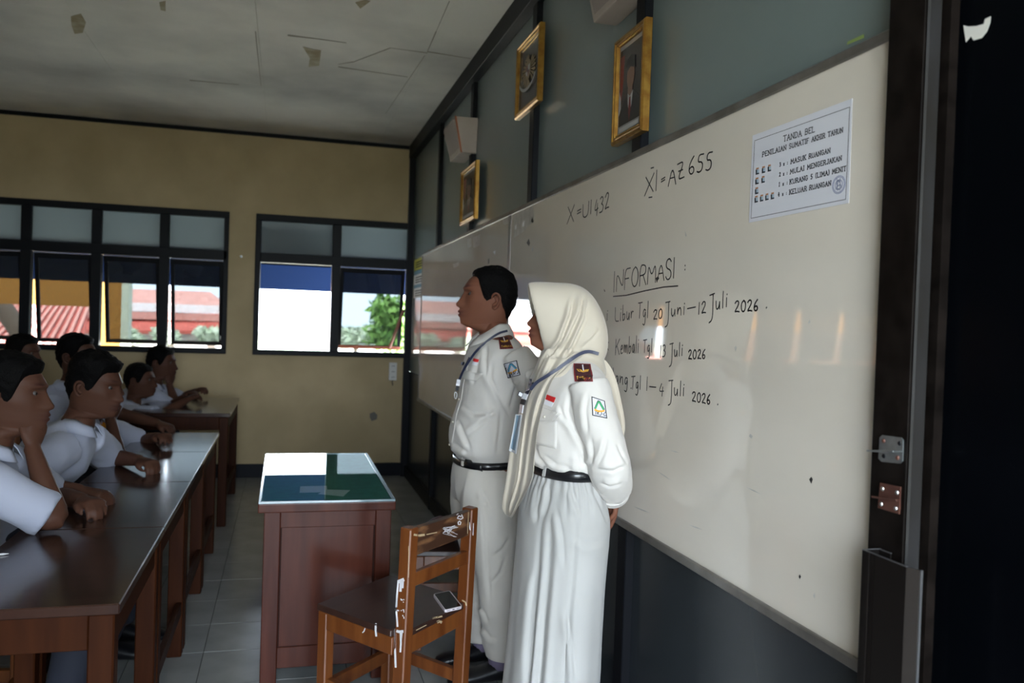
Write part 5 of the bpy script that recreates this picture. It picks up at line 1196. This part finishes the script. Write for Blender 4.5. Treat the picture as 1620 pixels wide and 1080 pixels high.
# cowl round the neck, lying on the shoulders
cw = MB(); fw.lofts(cw, [(1.345, .050, -.080, .060), (1.32, .072, -.098, .078), (1.295, .080, -.108, .092), (1.27, .086, -.112, .110), (1.25, .090, -.110, .122), (1.235, .084, -.104, .120)], 2.2)
hj = MB(); hj.v, hj.f = list(mb.v), list(mb.f); n0 = len(hj.v); hj.add(cw.v, cw.f)
hm_ = remesh(hj, .0042, 5)
folds(hm_, [([(908, 468), (902, 500), (888, 538), (868, 566), (850, 596)], 1.1), [(922, 466), (918, 495), (900, 535), (878, 570)], ([(930, 472), (926, 505), (908, 545), (888, 578)], 1.2), ([(950, 520), (938, 535), (918, 553)], .5), [(880, 560), (872, 580), (862, 600)], [(925, 556), (900, 572), (880, 592)]], .0115, 4.6)
wrinkle(hm_, .003, (9, 9, 9), 2., ridged=False)
scarf = cloth_obj('headscarf', hm_, 'hijab_cloth', wom, WO)
_hj = world_copy(hm_, WO); hall = Hit(bvh_of(_ws, _sk, _hj), 2.4)
def drape(name, Lc, Rc, depth, par, nu=28, nv=60, pleat=.006, k=3, th=.003, clear=.010, tree=None, ph=0.):
    """a hanging sheet between two edges; depth(u, v) is its distance, kept in front of the clothes below it"""
    A, Bc = spline([np.array(q, float) for q in Lc], 8), spline([np.array(q, float) for q in Rc], 8)
    tA, tB = np.linspace(0, 1, len(A)), np.linspace(0, 1, len(Bc)); A, Bc = np.array(A), np.array(Bc); G = []
    for j in range(nv+1):
        v = j/nv; a = np.array([np.interp(v, tA, A[:, i]) for i in (0, 1)]); b = np.array([np.interp(v, tB, Bc[:, i]) for i in (0, 1)])
        for i in range(nu+1):
            u = i/nu; q = a+(b-a)*u; d = depth(u, v)
            if tree:
                h = tree.t.ray_cast(Vector(CAM), Vector(ray(*q)).normalized())
                if h[0] is not None: d = min(d, (np.array(h[0])-CAM) @ CW-clear)
            G.append(q.tolist()+[d])
    G = np.array(G).reshape(nv+1, nu+1, 3)
    for _ in range(6):                       # even out the distance
        g = G[:, :, 2]; p = np.pad(g, 1, mode='edge'); sm_ = (p[:-2, 1:-1]+p[2:, 1:-1]+p[1:-1, :-2]+p[1:-1, 2:])/4; G[:, :, 2] = np.minimum(g, sm_) if tree else sm_
    lo, hi = [], []
    for j in range(nv+1):
        for i in range(nu+1):
            x, y, d = G[j, i]; d -= pleat*math.sin(2*math.pi*k*i/nu+ph+.9*math.sin(2.2*j/nv))*min(1, .25+j/nv*1.5)
            lo.append(atd(x, y, d+th)); hi.append(atd(x, y, d))
    mb = MB(); n = len(lo); fs = []
    for j in range(nv):
        for i in range(nu):
            a, b, c, d = j*(nu+1)+i, j*(nu+1)+i+1, (j+1)*(nu+1)+i+1, (j+1)*(nu+1)+i; fs += [(n+a, n+b, n+c, n+d), (d, c, b, a)]
    rim = [i for i in range(nu+1)]+[j*(nu+1)+nu for j in range(1, nv+1)]+[nv*(nu+1)+i for i in range(nu-1, -1, -1)]+[j*(nu+1) for j in range(nv-1, 0, -1)]
    for q in range(len(rim)): a, b = rim[q], rim[(q+1) % len(rim)]; fs.append((b, a, n+a, n+b))
    mb.add(lo+hi, fs); return mb.build(name, 'hijab_cloth', par, smooth=True, off=WO)
ad = (np.array([*WO[:2], 1.1])-CAM) @ CW
d1 = drape('scarf_tail', [(866, 560), (846, 596), (828, 632), (816, 668), (807, 710), (801, 755), (794, 800), (800, 815)], [(884, 588), (868, 612), (856, 640), (850, 668), (845, 705), (841, 745), (834, 775), (809, 819)], lambda u, v: ad+.075-.13*u-.035*v, scarf, tree=hall, k=3, pleat=.005)
_d1 = world_copy(d1.data, WO); hall2 = Hit(bvh_of(_ws, _sk, _hj, _d1), 2.4)
d2 = drape('scarf_fold', [(862, 566), (846, 604), (834, 640), (828, 680), (823, 720), (818, 760), (806, 800), (806, 817)], [(915, 566), (893, 580), (874, 602), (860, 640), (851, 680), (846, 720), (841, 760), (811, 817)], lambda u, v: ad+.02-.12*u-.02*v, scarf, tree=hall2, k=2, pleat=.006, clear=.008, ph=1.2)
d3 = drape('scarf_back', [(905, 571), (925, 576), (945, 592), (962, 622), (974, 658), (981, 690)], [(940, 560), (960, 572), (974, 598), (984, 640), (989, 672), (986, 696)], lambda u, v: ad-.03+.05*v+.03*u, scarf, nu=16, tree=None, k=1, pleat=.005)
_d = [world_copy(o.data, WO) for o in (d2, d3)]
hl = Hit(bvh_of(_ws, _hj, _d1, *_d), 2.3)
ly = thing('lanyard', 'dark blue lanyard with pale card worn by the woman', 'lanyard', WO)
sub('strap', lambda mb: stick_line(mb, [[(947, 559.5), (932, 556), (918.6, 559), (901, 570), (881.7, 583.6), (864, 595), (848.6, 605), (839, 616)]], 5.2, hl, .003, .0018, 3, 5), 'lanyard_grey', ly, WO)
sub('strap', lambda mb: stick_line(mb, [[(842, 600), (840.5, 610), (837, 622)]], 3.4, hl, .005, .0018, 3), 'lanyard', ly, WO)
sub('strap', lambda mb: stick_line(mb, [[(848, 606), (841, 613), (836, 623)]], 4.6, hl, .006, .0018, 3), 'lanyard', ly, WO)
sub('clip', lambda mb: stick_line(mb, [[(836, 623), (833, 632)]], 7, hl, .007, .004, 3), 'flag_white', ly, WO)
sub('clip_joint', lambda mb: stick_line(mb, [[(833, 632), (830.5, 640)]], 6, hl, .007, .004, 3), 'patch_black', ly, WO)
sub('clip_ring', lambda mb: stick_line(mb, [[(830, 640), (828, 654)]], 5, hl, .007, .003, 3), 'clear_plastic', ly, WO)
sub('card_sleeve', lambda mb: stick_quad(mb, [(819.5, 656), (830, 656), (820, 718), (808.5, 713)], hl, .008, .0012, 3, 8), 'clear_plastic', ly, WO)
sub('card', lambda mb: stick_quad(mb, [(821, 658), (828.5, 658), (819, 713), (810.5, 709)], hl, .0094, .0006, 3, 8), 'card_blue', ly, WO)
nt_ = sub('name_tag', lambda mb: stick_quad(mb, [(821, 618), (828, 622), (825.5, 629), (818.5, 625)], hl, .003, .001, 3, 3), 'patch_black', scarf, WO)
sub('tag_field', lambda mb: stick_quad(mb, [(822, 619.6), (827, 622.5), (825, 627.6), (820, 624.8)], hl, .0042, .0005, 3, 3), 'patch_white', nt_, WO)
epaulette(wshirt, WO, Hit(bvh_of(_ws), 2.35), [(908, 577), (933, 578), (938, 604), (910, 604)], .004)
# ------------------------------------------------------------------ seated students
def ik(sh, wr, u, l, pole):
    d = wr-sh; L = np.linalg.norm(d); 
    if L > (u+l)*.995: wr = sh+d/L*(u+l)*.995; d = wr-sh; L = np.linalg.norm(d)
    d /= L; a = (u*u-l*l+L*L)/(2*L); h = math.sqrt(max(u*u-a*a, 1e-6)); p = pole-d*(pole @ d); p /= np.linalg.norm(p)
    return sh+d*a+p*h, wr
def student(label, Hp, yaw, arms_spec, pitch=.12, headyaw=0., hair=(.022, .35), seed=0, sc=1., chair_label=None):
    Hp = np.array(Hp, float); fg = Fig(0, 0, yaw); F, S, Z = fg.F, fg.S, fg.Z
    nb = Hp-F*.03-Z*.165; dz = nb[2]-.505; L = .46; dx = math.sqrt(max(L*L-dz*dz, .0016)); hip = nb-F*dx; hip[2] = .505
    fg.b = np.array([hip[0], hip[1], 0]); off = (hip[0], hip[1], 0)
    t = thing('person', label, 'person', off, 'seated students')
    mid = (hip+nb)/2-F*.05; up = hip*.2+nb*.8-F*.025
    core = MB(); stube(core, [hip-Z*.03, mid, up, nb, nb+F*.015+Z*.05], [(.09, .13), (.09, .13), (.08, .14), (.05, .07), (.045, .048)], 6, 22, S)
    sh_mb = MB(); stube(sh_mb, [hip-Z*.04, mid, up-Z*.03, up+(nb-up)*.55, nb+Z*.005], [(.118, .158), (.118, .165), (.112, .178), (.092, .150), (.055, .062)], 6, 30, S)
    for sd, spec in zip((1, -1), arms_spec):
        s0 = nb+S*(sd*.150)-Z*.060-F*.01
        if spec[0] == 'chin':
            wr = Hp+F*.085+S*sd*.02-Z*.155; el = spec[1] if len(spec) > 1 else None
            el, wr = ik(s0, wr, .26, .25, F*.8-Z*1+S*sd*.3)
        elif spec[0] == 'lap': el, wr = ik(s0, hip+F*.26+S*sd*.06+Z*.10, .26, .24, -F*.6+S*sd*.6-Z*.3)
        else: el, wr = ik(s0, np.array(spec[1], float), .27, .25, -Z*.35+S*sd*.9-F*.2)
        stube(core, [s0, (s0+el)/2, el, (el+wr)/2, wr], [.050, .044, .038, .034, .024], 6, 14)
        q = s0+(el-s0)*.92; stube(sh_mb, [s0-S*sd*.03, s0+(el-s0)*.35, q], [(.072, .072), (.070, .070), (.068, .068)], 6, 20)
        d = (wr-el)/np.linalg.norm(wr-el)
        if spec[0] == 'chin': hand(core, wr, Z*.9+F*.15-S*sd*.3, F*.8+S*sd*.5, sd, .95, .95)
        else: hand(core, wr+d*.01, d-Z*.05, Z, sd, .98, spec[2] if len(spec) > 2 else .7)
    for sd in (1, -1): stube(core, [hip+S*sd*.085, hip+F*.38+S*sd*.10-Z*.005, fg(.40, sd*.10, .28), fg(.36, sd*.10, .07)], [.07, .055, .046, .036], 6, 14, S)
    hd = Head(Hp-Z*.09*sc, yaw+headyaw, pitch, 0, sc); hv = hd.mesh(50, 52, -.12)
    body_obj(t, remesh(core, .007, 2), hv, 'skin_shaded', off); hd.eyes(t, off)
    hd.hair(hair[0], hair[1], .180, .02, .006, seed).build('hair', 'hair', t, smooth=True)
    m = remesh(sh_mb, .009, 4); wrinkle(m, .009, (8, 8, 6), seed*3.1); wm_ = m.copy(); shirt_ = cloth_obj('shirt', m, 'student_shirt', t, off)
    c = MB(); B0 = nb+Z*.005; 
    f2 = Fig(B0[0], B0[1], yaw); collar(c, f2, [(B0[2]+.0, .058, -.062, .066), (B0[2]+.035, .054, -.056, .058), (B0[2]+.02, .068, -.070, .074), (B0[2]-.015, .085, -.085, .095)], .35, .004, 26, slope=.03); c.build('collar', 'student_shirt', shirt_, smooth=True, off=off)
    tr_ = MB()
    stube(tr_, [hip-F*.10+Z*.0, hip+F*.02, hip+F*.12], [(.075, .13), (.078, .16), (.07, .15)], 5, 22, S)
    for sd in (1, -1): stube(tr_, [hip+S*sd*.08, hip+F*.2+S*sd*.095, hip+F*.38+S*sd*.10, fg(.425, sd*.10, .40), fg(.40, sd*.10, .22), fg(.36, sd*.10, .09)], [.080, .078, .068, .066, .060, .055], 5, 18, S)
    cloth_obj('trousers', remesh(tr_, .010, 3), 'navy_cloth', t, off)
    for sd in (1, -1): q = MB(); shoe(q, fg, .37, sd*.10, .26, .045); q.build('shoe', 'shoe_black', t, smooth=True)
    ch = chair_copy(hip[0]+F[0]*.02, hip[1]+F[1]*.02, yaw-math.pi/2, chair_label or ('wooden chair under '+label), 'chairs of the seated students')
    return t, Hit(bvh_of(wm_), np.linalg.norm(Hp-CAM)), shirt_, off
R_ = math.radians
def hp_(x, y, d): return atd(x, y, d)
student('front student in white shirt with both forearms on the table', hp_(140, 612, 3.42), R_(-6), (('t', onz(222, 728, .745), 1.0), ('t', onz(128, 776, .745), 1.1)), .30, R_(-4), (.030, .22), 1, 1.02)
student('student cut by the left edge, hand held to chin', hp_(8, 628, 2.66), R_(0), (('t', (-1.74, 3.12, .745), .8), ('chin',)), .15, 0, (.028, .5), 2)
_, h_, sh2, o2 = student('student half hidden behind the front student, hand at mouth', hp_(152, 612, 4.2), R_(-14), (('t', (-1.72, 4.72, .745), .8), ('chin',)), .15, 0, (.022, .4), 3)
sub('red_badge', lambda mb: stick_quad(mb, [(178, 622), (188, 622), (189, 632), (180, 632)], h_, .004, .002, 3, 3), 'flag_red', sh2, o2)
sub('yellow_badge', lambda mb: stick_quad(mb, [(155, 668), (168, 668), (169, 682), (156, 682)], h_, .004, .002, 3, 3), 'patch_orange', sh2, o2)
student('student with dark hair seated behind the front one, below the orange column', hp_(117, 566, 4.75), R_(-12), (('t', (-1.80, 5.30, .745), .8), ('lap',)), .1, 0, (.022, .5), 4)
_, h_, sh2, o2 = student('student leaning on the far table with green badge', hp_(217, 603, 5.85), R_(-6), (('t', (-1.78, 6.52, .795), .7), ('t', (-1.74, 6.22, .795), .8)), .16, 0, (.016, .6), 5, .96)
sub('green_badge', lambda mb: stick_quad(mb, [(209, 620), (217, 620), (218, 627), (210, 627)], h_, .004, .002, 3, 3), 'patch_green', sh2, o2)
student('student at the far table resting chin on hand', hp_(251, 575, 6.35), R_(-6), (('t', (-1.75, 7.0, .795), .8), ('chin',)), .2, 0, (.02, .5), 6)
student('student in the dim far left corner, below the leftmost panes', hp_(33, 563, 5.3), R_(-18), (('lap',), ('lap',)), .1, 0, (.022, .5), 7)
# ------------------------------------------------------------------ paint drips, scratches and scribbles on the near chair
bpy.context.view_layer.update()
_cm = []
for ch in base_chair.children:
    m2 = ch.data.copy(); m2.transform(ch.matrix_world); _cm.append(m2)
hch = Hit(bvh_of(*_cm), 2.6)
parts_by = {}
def mark(nm, pls, w, m, taut=0):
    """a mark belongs to the chair; it is laid on the wood it covers"""
    on = lambda p: hch.t.ray_cast(Vector(CAM), Vector(ray(*p)).normalized())[0] is not None
    pls = [q for q in ([p for p in resample(pl, 3) if on(p)] for pl in pls) if len(q) > 1]
    if not pls: return
    mb = MB(); stick_line(mb, pls, w, hch, .0004, .0005, 3)
    a = base_chair.rotation_euler.z; loc = np.array(base_chair.location); c, s_ = math.cos(-a), math.sin(-a)
    mb.v = [((x-loc[0])*c-(y-loc[1])*s_, (x-loc[0])*s_+(y-loc[1])*c, z) for x, y, z in mb.v]
    mb.build(nm, m, base_chair, off=(0, 0, 0))
def cc(x, y): return (480+x/3.6, 780+y/3.6)
for pl, w in (([(538, 505), (560, 496), (574, 490)], 5.5), ([(541, 500), (534, 580), (529, 660), (537, 760)], 2.6), ([(556, 500), (553, 560)], 3.6), ([(568, 495), (565, 540)], 3), ([(520, 662), (545, 668)], 1.6),
              ([(516, 778), (545, 788), (570, 786)], 4.2), ([(522, 785), (522, 880), (526, 992)], 2.8), ([(553, 790), (556, 850), (553, 905)], 2.6), ([(562, 790), (557, 840)], 2), ([(413, 742), (412, 780), (416, 815)], 2.8), ([(352, 768), (346, 786), (336, 793)], 1.6)):
    mark('paint_drip', [[cc(*q) for q in pl]], w, 'white_drip')
rk = random.Random(4)
for _ in range(14):
    x, y = rk.uniform(552, 574), rk.uniform(590, 730); mark('paint_spot', [[cc(x, y), cc(x+1.5, y+rk.uniform(3, 9))]], 1.2, 'white_drip')
mark('scribble', [[cc(*q) for q in ((872, 125), (880, 118), (900, 122), (908, 140), (895, 148), (876, 142), (884, 128), (898, 132))], [cc(*q) for q in ((880, 165), (888, 158), (896, 165), (892, 178), (882, 178), (880, 165))]], 1.5, 'white_drip')
pts = [(790+rk.uniform(0, 90), 180+rk.uniform(0, 70)) for _ in range(22)]
mark('scribble', [[cc(*q) for q in pts[i:i+3]] for i in range(0, 20, 2)], .55, 'white_drip')
mark('scratch', [[cc(945, 165), cc(950, 210)]], .9, 'white_drip'); mark('scratch', [[cc(968, 170), cc(965, 240)]], 1, 'white_drip')
for pl, w in (([(590, 168), (680, 140), (760, 108), (830, 94)], 2.6), ([(628, 235), (660, 240), (690, 236)], 3.4), ([(635, 178), (660, 170)], 2.2), ([(760, 735), (772, 728), (788, 736)], 4.5), ([(735, 712), (790, 700)], 2.5), ([(905, 608), (925, 622), (928, 640)], 2), ([(700, 235), (760, 222)], 1.5), ([(600, 300), (598, 480)], .8), ([(940, 100), (934, 230)], .8), ([(640, 780), (700, 750)], 1.2)):
    mark('chipped_edge', [[cc(*q) for q in pl]], w, 'raw_wood')
